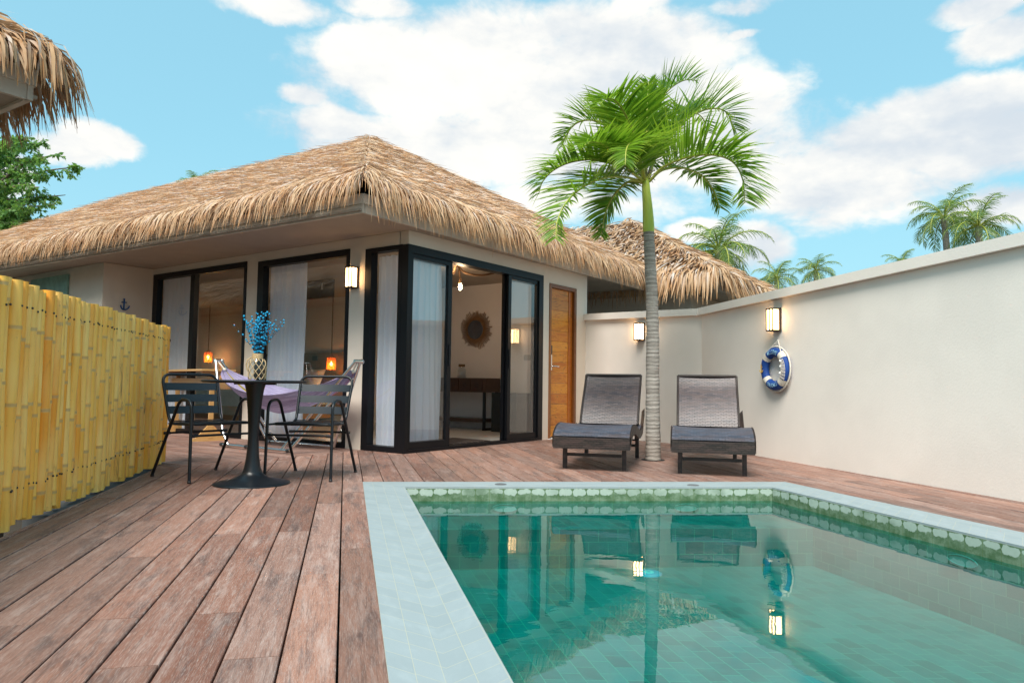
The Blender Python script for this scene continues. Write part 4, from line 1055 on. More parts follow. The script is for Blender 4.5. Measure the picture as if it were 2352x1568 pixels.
# ------------------------------------------------------------------ sun loungers
def lounger():
    o = empty('sun_lounger', 'x', 'sun lounger', (0, 0, 0), 0, 'wicker sun loungers by the pool')
    prof = spline([(0, .66, .300), (0, .60, .345), (0, .46, .388), (0, .28, .392), (0, .06, .352), (0, -.18, .310), (0, -.42, .325), (0, -.50, .35)], 5)
    def slab(name, pf, w0, w1, th, mat):
        m_ = MB(); n = len(pf); L = 0; rows = []
        for i, p in enumerate(pf):
            if i: L += (p - pf[i - 1]).length
            t = i / (n - 1); w = w0 + (w1 - w0) * t; a = pf[min(n - 1, i + 1)] - pf[max(0, i - 1)]; nn = V((0, a.z, -a.y)).normalized()
            if nn.z < 0: nn = -nn
            rows.append((p, nn, w, L))
        for sgn in (1, 0):
            vs = []; uv = []; K = 8
            for (p, nn, w, L) in rows:
                for k in range(K + 1):
                    x = (k / K - .5) * 2; dip = -.012 * (1 - x * x); vs.append(p + V((x * w, 0, 0)) + nn * (dip if sgn else -th + dip)); uv.append((x * w, L, 0))
            fs = [(i * (K + 1) + k, i * (K + 1) + k + 1, (i + 1) * (K + 1) + k + 1, (i + 1) * (K + 1) + k) for i in range(n - 1) for k in range(K)]
            m_.add(vs, fs if not sgn else [f[::-1] for f in fs], c=(.5, .5, .5), uv=uv, sm=True)
        for sx in (-1, 1):
            vs = []; uv = []
            for (p, nn, w, L) in rows: vs += [p + V((sx * w, 0, 0)), p + V((sx * w, 0, 0)) - nn * th]; uv += [(L, 0, 0), (L, th, 0)]
            m_.add(vs, [(2 * i, 2 * i + 1, 2 * i + 3, 2 * i + 2) for i in range(n - 1)], c=(.5, .5, .5), uv=uv)
        for (p, nn, w, L) in (rows[0], rows[-1]):
            m_.quad(p + V((-w, 0, 0)), p + V((w, 0, 0)), p + V((w, 0, 0)) - nn * th, p + V((-w, 0, 0)) - nn * th)
        return m_.build(name, M[mat], o)
    slab('seat', prof, .328, .318, .03, 'wicker_seat')
    back = spline([(0, -.462, .352), (0, -.52, .46), (0, -.62, .60), (0, -.735, .74), (0, -.80, .845)], 5)
    slab('backrest', back, .292, .288, .032, 'wicker')
    m_ = MB(); m_.tube([p + V((.29, .0, 0)) for p in back], .012, 6); m_.tube([p + V((-.29, 0, 0)) for p in back], .012, 6); m_.tube([back[-1] + V((-.29, 0, .0)), back[-1] + V((.29, 0, 0))], .014, 6); m_.build('backrest_frame', M['wicker_dark'], o)
    m_ = MB()
    def fr(u, v): x = (u - .5) * .66; return V((x, .668 - .004 * v, .300 - .012 * (1 - (x / .33) ** 2) * (1 - v) - v * .106))
    m_.grid(fr, 10, 2, sm=False); m_.uv = [(a[0], a[2], 0) for a in m_.v]
    m_.grid(lambda u, v: fr(1 - u, v) + V((0, -.03, 0)), 10, 2, sm=False); m_.uv = [(a[0], a[2], 0) for a in m_.v]
    m_.box((0, .653, .195), (.66, .028, .006)); m_.build('front_apron', M['wicker_dark'], o)
    for sx in (-1, 1):
        m_ = MB(); rail = prof + (spline([(0, -.56, .40), (0, -.68, .505)], 4) if sx < 0 else []); vs = []; uv = []; L = 0
        for i, p in enumerate(rail):
            if i: L += (p - rail[i - 1]).length
            for (dx, dz) in ((0, .004), (0, -.098 + .03 * min(1, i / len(rail) * 1.2)), (-.03 * sx, -.098 + .03 * min(1, i / len(rail) * 1.2)), (-.03 * sx, -.03)):
                vs.append(p + V((sx * .338 + dx, 0, dz))); uv.append((L, dz, 0))
        m_.add(vs, [(4 * i + j, 4 * i + (j + 1) % 4, 4 * i + 4 + (j + 1) % 4, 4 * i + 4 + j) for i in range(len(rail) - 1) for j in range(4)] + [tuple(range(4 * len(rail) - 4, 4 * len(rail)))], c=(.5, .5, .5), uv=uv)
        m_.build('side_rail', M['wicker_dark'], o)
        for (y, zt) in ((.47, .29), (-.68, .42)):
            m_ = MB(); m_.box((sx * .262, y, zt / 2), (.036, .036, zt)); m_.uv = [(a[0], a[2], 0) for a in m_.v]; m_.build('leg', M['wicker_leg'], o)
    for y in (.47, -.68):
        m_ = MB(); m_.box((0, y, .125), (.482, .03, .026)); m_.build('stretcher', M['wicker_leg'], o)
    m_ = MB(); m_.tube([(-.22, -.72, .66), (-.22, -.95, .16)], .010, 6); m_.tube([(.22, -.72, .66), (.22, -.95, .16)], .010, 6); m_.tube([(-.24, -.95, .16), (.24, -.95, .16)], .010, 6); m_.build('back_prop', M['metal_black'], o)
    return o
lA = lounger(); face(lA, (.865, 6.63, 0), (-.27, -.963)); lA['label'] = 'dark woven wicker sun lounger on the door side of the palm trunk'
lB = copy_tree(lA); face(lB, (1.815, 6.39, 0), (-.24, -.97)); lB['label'] = 'dark woven wicker sun lounger under the lamp and life ring wall'

# ------------------------------------------------------------------ life ring
rc = wA + wD * .592 + Z * .93; RR, rr = .172, .047
lr = empty('life_ring', 'blue and cream life ring decoration hung on the cream wall', 'life ring', tuple(rc))
def rp(ang, phi, k=1.0, extra=0.0):   # ang clockwise from top as seen from the court
    rad = -wD * -1
    e = wD * math.sin(ang) + Z * math.cos(ang)
    return e * (RR + (rr * k + extra) * math.cos(phi)) + wN * (.05 + (rr * .85 * k + extra) * math.sin(phi))
def arc(a0, a1, k, n=10, m=18, mb=None):
    mb = mb or MB(); mb.grid(lambda u, v: rp(a0 + (a1 - a0) * u, 2 * math.pi * v, k), n, m); return mb
for i in range(4):
    a = R(45 + 90 * i); m_ = arc(a + R(9), a + R(81), 1.0, 14); m_.build('ring_segment', M['ring_blue'], lr)
    m_ = arc(a - R(10), a + R(10), 1.05, 8); m_.build('cream_band', M['ring_white'], lr)
m_ = MB(); m_.tube([rp(R(4 * k), 0, 1.0, .012) - wN * .012 for k in range(90)], .0085, 6, closed=True); m_.build('edge_rope', M['white_rope'], lr)
m_ = MB(); nail = rp(R(180), 0) * -1; nail = Z * .295 + wN * .012
m_.tube([rp(R(-38), .6, 1.02), nail], .005, 6); m_.tube([rp(R(38), .6, 1.02), nail], .005, 6); m_.ball(nail, .009); m_.build('hanging_rope', M['white_rope'], lr)
def lettering(txt, ac, flip, size, name):
    cu = bpy.data.curves.new(name, 'FONT'); cu.body = txt; cu.size = size; cu.align_x = 'CENTER'; cu.align_y = 'CENTER'; cu.extrude = 0; cu.space_character = 1.15
    ob = bpy.data.objects.new(name, cu); COL.objects.link(ob); dg = bpy.context.evaluated_depsgraph_get(); me = ob.evaluated_get(dg).to_mesh()
    vs = [v.co.copy() for v in me.vertices]; fs = [tuple(p.vertices) for p in me.polygons]; ob.evaluated_get(dg).to_mesh_clear(); bpy.data.objects.remove(ob); bpy.data.curves.remove(cu)
    m_ = MB(); out = []
    wx = max(v.x for v in vs) - min(v.x for v in vs); kx = R(56) * RR / wx
    for v in vs:
        x, y = v.x * kx, v.y
        if not flip: a = ac + x / RR; h = y
        else: a = ac - x / RR; h = -y
        phi = math.pi / 2 - h / (rr * .9) * .95
        out.append(rp(a, phi, 1.0, .0025))
    m_.add(out, fs); return m_.build('lettering', M['letter'], lr)
lettering('WELCOME', 0, False, .058, 'w'); lettering('ON BOARD', math.pi, True, .052, 'b')
m_ = MB(); q = rp(R(-90), math.pi / 2, 1.0, .006); ax = wD
m_.tube([q + Z * .032, q - Z * .036], .004, 6); m_.tube([q + Z * .018 - ax * .017, q + Z * .018 + ax * .017], .0035, 6); m_.tube([q + ax * (.028 * math.sin(t)) - Z * (.008 + .028 * math.cos(t)) for t in [(-1.5 + 3 * k / 10) for k in range(11)]], .004, 6); m_.tube([q + Z * .040 + ax * .008 * math.cos(t) + Z * .008 * math.sin(t) for t in [k * .7 for k in range(9)]], .0025, 5)
m_.build('anchor_charm', M['gold'], lr)
m_ = MB()
for i in range(7):
    m_.tube([rp(R(62 + 9.5 * i), .95 + .25 * t - .05 * i, 1.0, .006) for t in range(5)], .0028, 4); 
for i in range(5):
    m_.tube([rp(R(60 + 9 * t), 1.0 + .25 * i - .035 * t, 1.0, .006) for t in range(8)], .0028, 4)
m_.build('net_trim', M['white_rope'], lr)
m_ = MB()
for (a, f, s2_) in ((64, 1.55, .016), (82, 1.95, .014), (108, 2.0, .015)): m_.ball(rp(R(a), f, 1.0, .008), s2_, 8, 5, (1, .6, 1))
m_.build('shell_trim', M['linen'], lr)

# ------------------------------------------------------------------ small things on the walls
q = C0 + dL * 5.098 - inL * .36 + Z * 1.70
q = onplane(284, 700, C0 + dL * 5.10, dL); hk = empty('anchor_hook', 'small blue cast anchor hook on the shaded wall above the bamboo fence', 'hook', tuple(q))
m_ = MB(); ax = inL; o_ = -dL * .012
m_.tube([Z * .07 + o_, -Z * .065 + o_], .010, 8); m_.tube([Z * .035 + o_ - ax * .035, Z * .035 + o_ + ax * .035], .008, 6); m_.tube([o_ * (1 + 0.0) + ax * (.06 * math.sin(t)) - Z * (.005 + .065 * math.cos(t)) - dL * .03 * abs(math.sin(t)) for t in [(-1.5 + 3 * k / 12) for k in range(13)]], .010, 6); m_.ball(Z * .078 + o_, .014); m_.build('anchor', M['blue_cast'], hk)
gp = C0 - inL * .687; q0 = onplane(160, 628, gp, inL); q1 = onplane(60, 642, gp, inL)
s1_ = (q0 - C0).dot(dL)
m_ = MB(); m_.fbox(C0, dL, inL, s1_, s1_ + 1.25, -.712, -.688, .95, q0.z - .01); gb = m_.build('wall_board', simple('green_painted_board', (.22, .40, .34), .6, var=.15, nscale=9)); tag(gb, 'pale green painted board on the wall behind the bamboo fence', 'board')
m_ = MB()

# ------------------------------------------------------------------ indoors
def curtain(s0, s1, n0, ds, dn_, label, z1=2.12, folds=7, amp=.035, spread=0.0):
    m_ = MB(); rr_ = random.Random(sum(map(ord, label))); ph = rr_.uniform(0, 6)
    def fn(u, v):
        k = 1 - v; s_ = s0 + (s1 - s0) * u; mid = (s0 + s1) / 2; s_ = mid + (s_ - mid) * (1 + spread * (math.sin(k * math.pi * .8)))
        n = n0 + amp * math.sin(u * folds * 2 * math.pi + ph + .6 * math.sin(k * 3)) * (.5 + .5 * k) + .012 * math.sin(u * folds * 4.7 + k * 5)
        return C0 + ds * s_ + dn_ * n + Z * (.035 + (z1 - .035) * v)
    n0 -= .07; m_.grid(fn, folds * 12, 14); o = m_.build('curtain', M['curtain'], None); return tag(o, label, 'curtain', 'white curtains behind the glass')
curtain(.16, .56, .20, dL, inL, 'white curtain gathered behind the narrow corner window', 2.13, 5, .03, .08)
curtain(.08, .64, .20, dR, inR, 'white curtain behind the sliding door leaf nearest the glazed corner', 2.08, 6, .03, .06)
curtain(1.74, 2.44, .17, dL, inL, 'white curtain in the window behind the hammock and berry vase', 2.18, 8, .03, .0)
curtain(4.12, 4.98, .17, dL, inL, 'white curtain in the window nearest the bamboo fence', 2.2, 8, .03, .0)
IN = C0 + inL * 3.655      # inner face of the rear wall
def inwall(x, y, d=0.0): return onplane(x, y, IN - inL * d, inL)
# sunburst mirror
q = inwall(1093, 757, .02); mr = empty('sunburst_mirror', 'round mirror with rattan sunburst frame on the inner wall', 'mirror', tuple(q))
m_ = MB(); rm = random.Random(5)
for k in range(56):
    a = 2 * math.pi * k / 56; L = rm.uniform(.27, .335); e = dL * math.cos(a) + Z * math.sin(a); m_.tube([e * .15, e * L], [.011, .007], 5)
m_.build('sunburst_frame', M['rattan'], mr)
m_ = MB(); m_.add([(dL * math.cos(2 * math.pi * k / 40) + Z * math.sin(2 * math.pi * k / 40)) * .155 - inL * .02 for k in range(40)], [tuple(range(40))]); m_.build('mirror_glass', M['mirror'], mr)
# console table
ca = onplane(1147, 992, C0 + inL * 3.62, inL); sC = (ca - C0).dot(dL)
cs = empty('console_table', 'dark wooden console table with drawers on black legs indoors', 'console table', tuple(C0 + dL * sC + inL * 3.4))
def cbox(name, mat, boxes):
    m_ = MB()
    for b in boxes: m_.fbox(C0, dL, inL, *b)
    return put(m_, name, M[mat], cs)
cbox('cabinet', 'walnut', [(sC, sC + 1.5, 3.24, 3.62, .60, .82)])
for k in range(6): 
    dw = cbox('drawer', 'walnut', [(sC + .06 + k * .235, sC + .06 + k * .235 + .2, 3.222, 3.239, .63, .79)])
    h = MB(); c_ = C0 + dL * (sC + .16 + k * .235) + inL * 3.215 + Z * .71; h.tube([c_ + dL * .03 * math.cos(t) + Z * .03 * math.sin(t) for t in [2 * math.pi * j / 14 for j in range(14)]], .004, 5, closed=True); put(h, 'drawer_pull', M['metal_black'], dw)
for s0 in (sC + .02, sC + 1.44):
    cbox('leg_frame', 'metal_black', [(s0, s0 + .04, 3.25, 3.28, .012, .60), (s0, s0 + .04, 3.57, 3.60, .012, .60), (s0, s0 + .04, 3.281, 3.569, .012, .05)])
cbox('lower_shelf', 'walnut', [(sC + .061, sC + 1.439, 3.26, 3.6, .14, .19)])
q = C0 + dL * (sC + .62) + inL * 3.42 + Z * .822
jr = empty('jar', 'glass lantern jar with rope collar on the dark console', 'jar', tuple(q)); m_ = MB(); m_.lathe([(0, .002), (.06, .002), (.07, .03), (.07, .12), (.045, .17), (.045, .21)], n=20); m_.build('jar_body', M['jar_glass'], jr)
m_ = MB()
for k in range(6): m_.tube([(.05 * math.cos(2 * math.pi * j / 16), .05 * math.sin(2 * math.pi * j / 16), .18 + .007 * k) for j in range(16)], .005, 5, closed=True)
m_.build('rope_collar', M['rope'], jr)
q = C0 + dL * (sC + .28) + inL * 3.4
m_ = MB(); m_.fbox(C0, dL, inL, sC - .62, sC - .16, 3.18, 3.60, .012, .60); tag(m_.build('stool', M['panel_black']), 'black box stool standing at the end of the console', 'stool')
# grey plates on the inner wall, added in place of reflections in the glass
for (x, y, lab) in ((1212, 821, 'grey plate standing in for a shoulder height reflection in the glass next to the teak door'), (1208, 959, 'grey plate standing in for a low reflection in the glass next to the teak door')):
    q = onplane(x, y, C0 + inR * .5, inR)
    m_ = MB(); m_.fbox(V((q.x, q.y, 0)), dR, inR, -.05, .05, 0, .01, q.z - .035, q.z + .035)
    p = inwall(x, y, .003); m_ = MB(); m_.fbox(V((p.x, p.y, 0)), dL, inL, -.065, .065, -.012, -.001, p.z - .042, p.z + .042)
    tag(m_.build('wall_plate', M['grey_plastic']), lab, 'switch plate', 'plates on the inner wall')
# bed with headboard and pillows
hb0, hb1 = inwall(872 * .91875, 900, .03), inwall(748 * .91875, 900, .03)
sb0 = (inwall(768, 860, .05) - C0).dot(dL); sb1 = sb0 + 1.7
bed = empty('bed', 'double bed with wooden headboard and white bedding seen through the window', 'bed', tuple(C0 + dL * (sb0 + .85) + inL * 2.6))
def bbox(name, mat, boxes, par=bed):
    m_ = MB()
    for b in boxes: m_.fbox(C0, dL, inL, *b)
    return put(m_, name, M[mat], par)
bbox('headboard', 'headboard', [(sb0 - .75 + k * .42, sb0 - .75 + (k + 1) * .42 - .006, 3.58 + .004 * (k % 2), 3.64, .10, 1.28) for k in range(8)])
bbox('bed_base', 'pine', [(sb0 + .02, sb1 - .02, 1.66, 3.56, .05, .30)]); bbox('mattress', 'linen', [(sb0, sb1, 1.62, 3.575, .302, .56)])
for k in (0, 1):
    m_ = MB(); c_ = C0 + dL * (sb0 + .45 + .8 * k) + inL * 3.40 + Z * .75
    def pf(u, v, c_=c_): a = (u - .5) * 2; b = (v - .5) * 2; return c_ + dL * a * .33 + Z * b * .21 - inL * (.10 * (1 - a ** 4) * (1 - b ** 4) - .10 * b)
    m_.grid(pf, 10, 8); tag(m_.build('pillow', M['linen']), ('white pillow leaning on the headboard under the hammock window pendant lamp', 'white pillow leaning on the headboard, half behind the curtain')[k], 'pillow', 'pillows on the bed')
p = inwall(730, 823, .045); m_ = MB(); m_.fbox(V((p.x, p.y, 0)), dL, inL, -.07, .07, -.075, -.062, p.z - .045, p.z + .045); tag(m_.build('wall_plate', M['switch']), 'small black switch plate on the headboard wall by the pendant lamp', 'switch plate')
def pendant(x, y, label, dep=.35):
    q = inwall(x, y, dep); o = empty('pendant_lamp', label, 'pendant lamp', tuple(q), 0, 'woven pendant lamps')
    m_ = MB(); m_.tube([Z * .10, Z * (2.34 - q.z)], .010, 6); m_.build('cord', M['rope'], o)
    m_ = MB(); m_.lathe([(.03, .14), (.032, .10), (.0, .10)], n=14); m_.build('lamp_holder', M['rope'], o)
    m_ = MB()
    for k in range(6):
        zc = -.085 + k * .034
        for j in range(14):
            a = 2 * math.pi * (j + .5 * (k % 2)) / 14; m_.box((.078 * math.cos(a), .078 * math.sin(a), zc), (.006, .027, .026), Matrix.Rotation(a, 3, 'Z'))
    for zc in (-.104, .104): m_.tube([(.078 * math.cos(2 * math.pi * j / 20), .078 * math.sin(2 * math.pi * j / 20), zc) for j in range(20)], .005, 5, closed=True)
    m_.build('lamp_shade', M['shade'], o)
    m_ = MB(); m_.ball((0, 0, .0), .026, 10, 7, (1, 1, 1.5)); m_.build('bulb', M['bulb'], o)
    l = bpy.data.lights.new('pendant_light', 'POINT'); l.energy = 6; l.color = (1, .58, .22); l.shadow_soft_size = .04
    lo = bpy.data.objects.new('pendant_light', l); COL.objects.link(lo); lo.parent = o; lo.location = (0, 0, -.05)
pendant(478, 820, 'lit woven pendant lamp in the window beside the bamboo fence'); pendant(761, 835, 'lit woven pendant lamp behind the hammock window')
p0, p1 = onplane(688, 585, C0 + inL * 1.9, inL), onplane(762, 682, C0 + inL * 1.9, inL)
m_ = MB(); sA, sB = (p0 - C0).dot(dL), (p1 - C0).dot(dL); m_.fbox(C0, dL, inL, min(sA, sB), max(sA, sB), 1.9, 1.95, p1.z, 2.33)
scr = m_.build('wall_screen', M['panel_black']); tag(scr, 'black flat screen hung high behind the hammock window', 'screen')
m_ = MB(); tgp = onplane(740, 658, C0 + inL * 1.897, inL); m_.fbox(V((tgp.x, tgp.y, 0)), dL, inL, -.012, .012, -.006, 0, tgp.z - .05, tgp.z + .05); lb_ = m_.build('energy_tag', M['linen']); lb_.parent = scr
# rope chandelier
chp = onplane(1048, 600, C0 + inR * .9, inR); chp.z = 2.2
chd = empty('rope_chandelier', 'looped rope chandelier with glowing filament bulbs inside the sliding door', 'chandelier', tuple(chp))
def ip(x, y, d=.9): return onplane(x, y, C0 + inR * d, inR) - chp
ropes = MB(); ropes.tube(spline([ip(1040, 592), ip(1062, 622), ip(1095, 632), ip(1130, 628), ip(1170, 612)], 6), .016, 7); ropes.tube(spline([ip(1028, 600), ip(1040, 628), ip(1050, 600)], 6), .016, 7); ropes.tube([ip(1050, 588), ip(1057, 640)], .013, 7); ropes.tube([ip(1031, 585), ip(1031, 598)], .013, 7)
ropes.build('rope', M['rope'], chd)
for (x, y) in ((1057, 658), (1031, 612)):
    b_ = ip(x, y); m_ = MB(); m_.tube([b_ + Z * .10, b_ + Z * .045], [.022, .028], 10); hd = m_.build('lamp_holder', M['rope'], chd)
    m_ = MB(); m_.ball(b_, .045, 12, 8, (1, 1, 1.35)); m_.build('bulb_glass', M['jar_glass'], chd)
    m_ = MB(); m_.tube([b_ + V((.012 * math.cos(k * 1.9), .012 * math.sin(k * 1.9), -.035 + k * .006)) for k in range(13)], .0035, 5); m_.build('filament', M['bulb'], chd)
for (x, y) in ((1057, 660), (1031, 612)):
    l = bpy.data.lights.new('bulb_light', 'POINT'); l.energy = 9; l.color = (1, .66, .38); l.shadow_soft_size = .05
    lo = bpy.data.objects.new('bulb_light', l); COL.objects.link(lo); lo.parent = chd; lo.location = ip(x, y)
# doormat
mq = [onz(*p, .018) for p in ((1050, 998), (1110, 992), (1167, 1008), (1075, 1024))]
mq = [C0 + dR * s_ + inR * n_ + Z * .014 for s_, n_ in ((.85, .25), (1.75, .25), (1.75, .85), (.85, .85))]
m_ = MB(); m_.hexa([p for p in (mq if (mq[1] - mq[0]).cross(mq[2] - mq[1]).z > 0 else mq[::-1])] + [p + Z * .012 for p in (mq if (mq[1] - mq[0]).cross(mq[2] - mq[1]).z > 0 else mq[::-1])]); tag(m_.build('doormat', M['rug']), 'dark striped doormat just inside the open sliding door', 'doormat')

# ------------------------------------------------------------------ palms
def frond(mb_leaf, mb_stem, pts, L, nleaf, width, rise=.6, sweep=.75, droop=.25, bare=.12, upv=Z, rs=(.016, .004), seed=0, ragged=.12, vang=None):
    rr_ = random.Random(seed); P = spline(pts, 7); m = len(P)
    ln = [0]
    for i in range(1, m): ln.append(ln[-1] + (P[i] - P[i - 1]).length)
    mb_stem.tube(P, [rs[0] + (rs[1] - rs[0]) * i / (m - 1) for i in range(m)], 6)
    for side in (-1, 1):
        for k in range(nleaf):
            t = bare + (1 - bare) * (k + rr_.uniform(-.3, .3)) / nleaf; t = min(.999, max(.02, t)); d = t * ln[-1]
            i = max(j for j in range(m) if ln[j] <= d); i = min(i, m - 2); q = (d - ln[i]) / max(1e-6, ln[i + 1] - ln[i]); p = P[i].lerp(P[i + 1], q)
            T = (P[min(m - 1, i + 2)] - P[max(0, i - 1)]).normalized(); B = T.cross(upv)
            if B.length < .15: B = T.cross(V((.3, 1, 0)))
            B.normalize(); N = B.cross(T).normalized()
            if N.dot(upv) < 0: N = -N
            sw = sweep * (.55 + .9 * t); rs_ = rise * rr_.uniform(.6, 1.3)
            D = (B * side + N * rs_ + T * sw + V((rr_.gauss(0, ragged), rr_.gauss(0, ragged), rr_.gauss(0, ragged)))).normalized()
            l = L * (math.sin(math.pi * min(1, .20 + .80 * t) ** .9) * .75 + .30) * rr_.uniform(.85, 1.1)
            wv_ = width * (.6 + .5 * math.sin(math.pi * t)); sd2 = D.cross(N); sd2 = (sd2.normalized() if sd2.length > .05 else T) ; tw = rr_.gauss(0, .35)
            sd2 = (sd2 * math.cos(tw) + D.cross(sd2) * math.sin(tw)).normalized()
            a = p; dd = D.copy(); vs = []; cs_ = []; r1_, r2_ = rr_.random(), rr_.random(); ns = 4
            for s_ in range(ns + 1):
                u = s_ / ns; wk = wv_ * (.45, 1, .95, .6, .06)[s_]
                vs += [a - sd2 * wk * .5, a + sd2 * wk * .5]; cs_ += [(r1_, r2_, u)] * 2
                dd = (dd - Z * droop * (.5 + u)).normalized(); a = a + dd * l / ns
            mb_leaf.add(vs, [(2 * j, 2 * j + 1, 2 * j + 3, 2 * j + 2) for j in range(ns)], c=cs_, sm=True)
PB = V((1.425, 7.016, -.05)); pc = aty(1483, 408, 7.016)
palm = empty('palm_tree', 'slender ringed palm growing through the deck between the loungers', 'palm tree', tuple(PB))
m_ = MB()
tr_pts = [PB, aty(1500, 1000, 7.016), aty(1499, 900, 7.016), aty(1499, 780, 7.016), aty(1497, 680, 7.016), aty(1493, 600, 7.016), aty(1490, 532, 7.016)]
tp_ = spline(tr_pts, 8); NT = len(tp_)
m_.tube(tp_, [.079 + (.053 - .079) * (i / (NT - 1)) ** .8 + .002 * math.sin(i * 1.9) for i in range(NT)], 24); put(m_, 'trunk', M['trunk'], palm)
m_ = MB(); cs_pts = spline([aty(1490, 533, 7.016), aty(1489, 505, 7.016), aty(1487, 470, 7.016), aty(1484, 436, 7.016), aty(1483, 412, 7.016)], 5)
m_.tube(cs_pts, [.056, .058, .0585, .058, .057, .056, .055, .053, .052, .050, .049, .047, .046, .045, .043, .042, .041, .040, .038, .034, .03][:len(cs_pts)], 20); put(m_, 'crownshaft', M['crownshaft'], palm)
m_ = MB()
for k in range(40):
    a = random.uniform(0, 6.28); z = random.uniform(-.03, .10); p = pc + V((.04 * math.cos(a), .04 * math.sin(a), z)); m_.tube([p, p + V((.06 * math.cos(a), .06 * math.sin(a), random.uniform(-.05, .07)))], .004, 4)
put(m_, 'leaf_fibre', M['bark'], palm)
def c5(x, y): return ((1240 + x / 2.3054) * .91875, (100 + y / 2.3054) * .91875)
FR = [ # crop coordinates of the rachis with depth offsets, leaflet length
 ([(880, 800, 0), (930, 660, .1), (1040, 520, .2), (1150, 425, .3), (1250, 395, .35), (1330, 420, .4), (1375, 520, .42)], .56, .8),
 ([(885, 815, 0), (960, 735, -.1), (1090, 680, -.25), (1240, 662, -.4), (1360, 700, -.5), (1420, 800, -.55), (1435, 940, -.6)], .56, .8),
 ([(885, 815, 0), (960, 750, .1), (1080, 738, .25), (1190, 785, .4), (1255, 870, .45), (1290, 970, .5)], .42, .55),
 ([(850, 800, 0), (800, 560, -.15), (745, 430, -.35), (690, 352, -.5), (640, 340, -.62), (600, 370, -.7)], .48, .55),
 ([(845, 800, 0), (760, 610, .2), (650, 500, .4), (540, 462, .55), (450, 490, .65), (395, 570, .7), (375, 620, .7)], .46, .7),
 ([(845, 812, 0), (740, 725, -.1), (600, 690, -.2), (450, 700, -.3), (340, 745, -.4), (270, 815, -.45), (245, 890, -.45)], .48, .7),
 ([(845, 818, 0), (740, 790, -.25), (620, 795, -.5), (500, 850, -.7), (410, 930, -.85), (355, 1040, -.95), (345, 1150, -1.0)], .46, .6),
 ([(850, 825, 0), (770, 815, .1), (700, 870, .3), (650, 945, .4), (620, 1040, .45), (605, 1130, .45)], .36, .5),
 ([(862, 800, 0), (880, 600, .1), (920, 420, .15), (985, 300, .2), (1080, 235, .25), (1165, 235, .3)], .50, .8),
 ([(862, 815, 0), (840, 720, -.25), (800, 625, -.55), (770, 600, -.8), (750, 640, -.98), (745, 720, -1.05)], .42, .4),
 ([(872, 800, 0), (930, 620, .35), (1020, 480, .7), (1120, 420, 1.0), (1190, 450, 1.2), (1220, 540, 1.3)], .48, .7),
 ([(855, 800, 0), (790, 620, .35), (700, 480, .8), (600, 420, 1.1), (520, 430, 1.3)], .46, .7),
 ([(862, 790, 0), (868, 560, -.1), (872, 380, -.1), (880, 240, -.05)], .34, .9),
 ([(850, 815, 0), (780, 760, -.3), (690, 660, -.6), (610, 600, -.8), (540, 590, -.95), (490, 630, -1.05)], .44, .6),
]
for i, (rp_, L, rise) in enumerate(FR):
    pts = []
    for (x, y, dy) in rp_:
        X, Yp = c5(x, y); pts.append(aty(X, Yp, 7.016 + dy))
    lf = MB(); stm = MB(); frond(lf, stm, pts, L * 1.06, 92, .0205, rise=rise, sweep=.66, droop=.11, bare=.16, rs=(.015, .004), seed=i)
    f_ = put(lf, 'frond', M['palm_leaf'], palm); s2_ = put(stm, 'leaf_stalk', M['rachis'], f_)
# black disc laid on the boards; its colour stands in for a hole's shade
m_ = MB(); m_.lathe([(.0, .0045), (.115, .0045), (.118, .003)], (1.425, 7.016, 0), 28); tag(m_.build('hole_shade_disc', M['dark']), 'black disc on the deck round the palm trunk, coloured as hole shade', 'hole', kind='structure')

def coconut_palm(base, crown, size, seed, label, nuts=0, nf=20, lean=0):
    nf = int(nf * .85)
    rr_ = random.Random(seed); o = empty('coconut_palm', label, 'palm tree', tuple(base), 0, 'coconut palms beyond the walls')
    tk = MB(); n = 10; pts = spline([base, base.lerp(crown, .5) + V((lean, 0, 0)), crown], 6); tk.tube(pts, [.17 - .06 * i / (len(pts) - 1) for i in range(len(pts))], 10); put(tk, 'trunk', M['trunk'], o)
    for k in range(nf):
        a = 2 * math.pi * k * .381966 + rr_.uniform(-.2, .2); e = R(78 - 108 * (k + .5) / nf + rr_.uniform(-8, 8)); L = size * rr_.uniform(.85, 1.1)
        h = V((math.cos(a), math.sin(a), 0)); pts = [crown.copy()]; ang = e; p = crown.copy(); ns = 6
        for s_ in range(ns):
            p = p + (h * math.cos(ang) + Z * math.sin(ang)) * L / ns; pts.append(p.copy()); ang -= R(13 + 5 * s_ * .6) * (1.0 if e < 1.0 else .75)
        lf = MB(); stm = MB(); frond(lf, stm, pts, size * .29, 40, size * .0125, rise=.22, sweep=.62, droop=.34, bare=.14, rs=(size * .016, size * .004), seed=seed * 50 + k, ragged=.15)
        f_ = put(lf, 'frond', M['coco_leaf'], o); put(stm, 'leaf_stalk', M['rachis'], f_)
    if nuts:
        for k in range(nuts):
            a = rr_.uniform(0, 6.28); m_ = MB(); m_.ball(crown + V((.32 * math.cos(a), .32 * math.sin(a), rr_.uniform(-.65, -.15))), .135, 10, 7, (1, 1, 1.15)); put(m_, 'coconut', M['coconut'], o)
    return o
def palm_at(x, y, Y, size, seed, label, **k):
    c = aty(x, y, Y); coconut_palm(V((c.x + k.pop('dx', 0), c.y, -.12)), c, size, seed, label, **k)
palm_at(1650, 575, 21, 1.75, 1, 'large coconut palm with green nuts directly behind the far thatched roof', nuts=16, nf=26)
palm_at(1784, 640, 30, 1.35, 2, 'small coconut palm touching the lower end of the far thatched roof', nf=22)
palm_at(1874, 622, 34, 1.35, 3, 'small bright coconut palm low over the wall between roof and twin palms', nf=22)
palm_at(2168, 500, 27, 1.75, 4, 'taller coconut palm of the twin pair above the courtyard wall', nf=24, dx=.5)
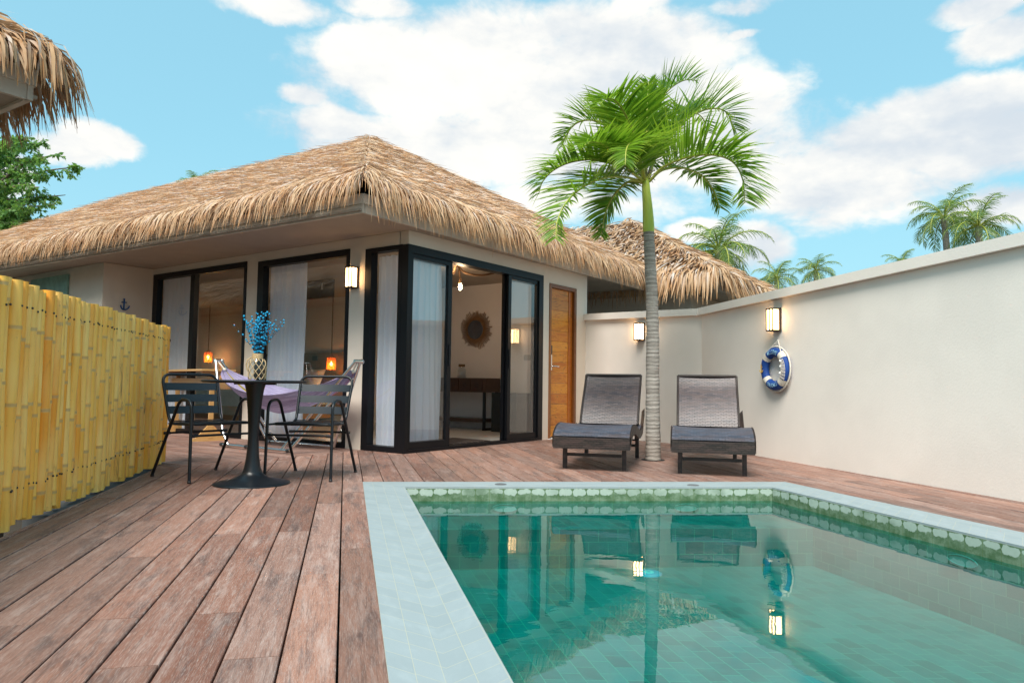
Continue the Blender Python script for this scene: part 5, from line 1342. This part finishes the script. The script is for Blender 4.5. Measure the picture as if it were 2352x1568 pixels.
palm_at(2248, 520, 25, 1.65, 5, 'shorter yellow stalked coconut palm of the twin pair above the courtyard wall', nf=24)
palm_at(2072, 606, 36, 1.25, 6, 'coconut palm barely clearing the wall just beside the twin pair', nf=18)
palm_at(455, 428, 24, 1.0, 7, 'palm with only its leaf tips showing above the villa ridge', nf=16)

# leafy tree on the left
TB = aty(-60, 520, 15); TB.z = -.12
lt = empty('leafy_tree', 'feathery leaved tree behind the villa below the ragged thatch corner', 'tree', tuple(TB))
rt = random.Random(11); tk = MB(); lv = MB()
hubp = aty(-40, 500, 15)
tk.tube([TB, hubp.lerp(TB, .5), hubp, aty(-30, 380, 15), aty(-40, 280, 15)], [.20, .16, .13, .09, .04], 10)
def spray(a, b, seed, n=60, wid=.28):
    r_ = random.Random(seed); ps = spline([a, a.lerp(b, .5) + V((0, 0, .22)), b], 8)
    tk.tube(ps, [.035 * (1 - i / len(ps)) + .006 for i in range(len(ps))], 5)
    for k in range(n):
        t = r_.uniform(.12, 1.0); i = min(len(ps) - 2, int(t * (len(ps) - 1))); p = ps[i].lerp(ps[i + 1], r_.random())
        d = V((r_.gauss(0, 1), r_.gauss(0, 1), r_.gauss(-.15, .6))).normalized(); q = p + d * r_.uniform(.08, wid) * (1.15 - .5 * t)
        tk.tube([p, q], .004, 3, caps=False)
        for j in range(13):                                     # a compound leaf
            u = j / 12; c_ = p.lerp(q, .25 + .85 * u) - Z * .05 * u * u
            ld = (d * .5 + V((r_.gauss(0, .6), r_.gauss(0, .6), r_.gauss(-.35, .45)))).normalized(); l = r_.uniform(.06, .115); sd2 = ld.cross(V((r_.gauss(0, 1), r_.gauss(0, 1), 1))).normalized() * l * .24
            lv.add([c_, c_ + ld * l * .5 - sd2, c_ + ld * l, c_ + ld * l * .5 + sd2], [(0, 1, 2, 3)], c=(r_.random(), r_.random(), r_.random()))
ends = [(180, 382), (150, 448), (120, 470), (100, 330), (60, 318), (135, 355), (60, 400), (90, 430), (40, 460), (70, 500), (110, 505), (20, 350), (10, 430), (30, 500), (-20, 320), (-60, 360), (-60, 440), (100, 400), (40, 330), (20, 490), (60, 470), (75, 365), (-10, 395), (45, 510), (-120, 400), (-100, 300)]
for i, (x, y) in enumerate(ends):
    Y = 15 + rt.uniform(-1.3, 1.3); b_ = aty(x, y, Y); a_ = aty(-35 + rt.uniform(-20, 10), y + 45 + rt.uniform(0, 45), 15); spray(a_, b_, i, 74 if x < 80 else 56)
put(tk, 'trunk', M['bark'], lt); put(lv, 'crown', M['tree_leaf'], lt)
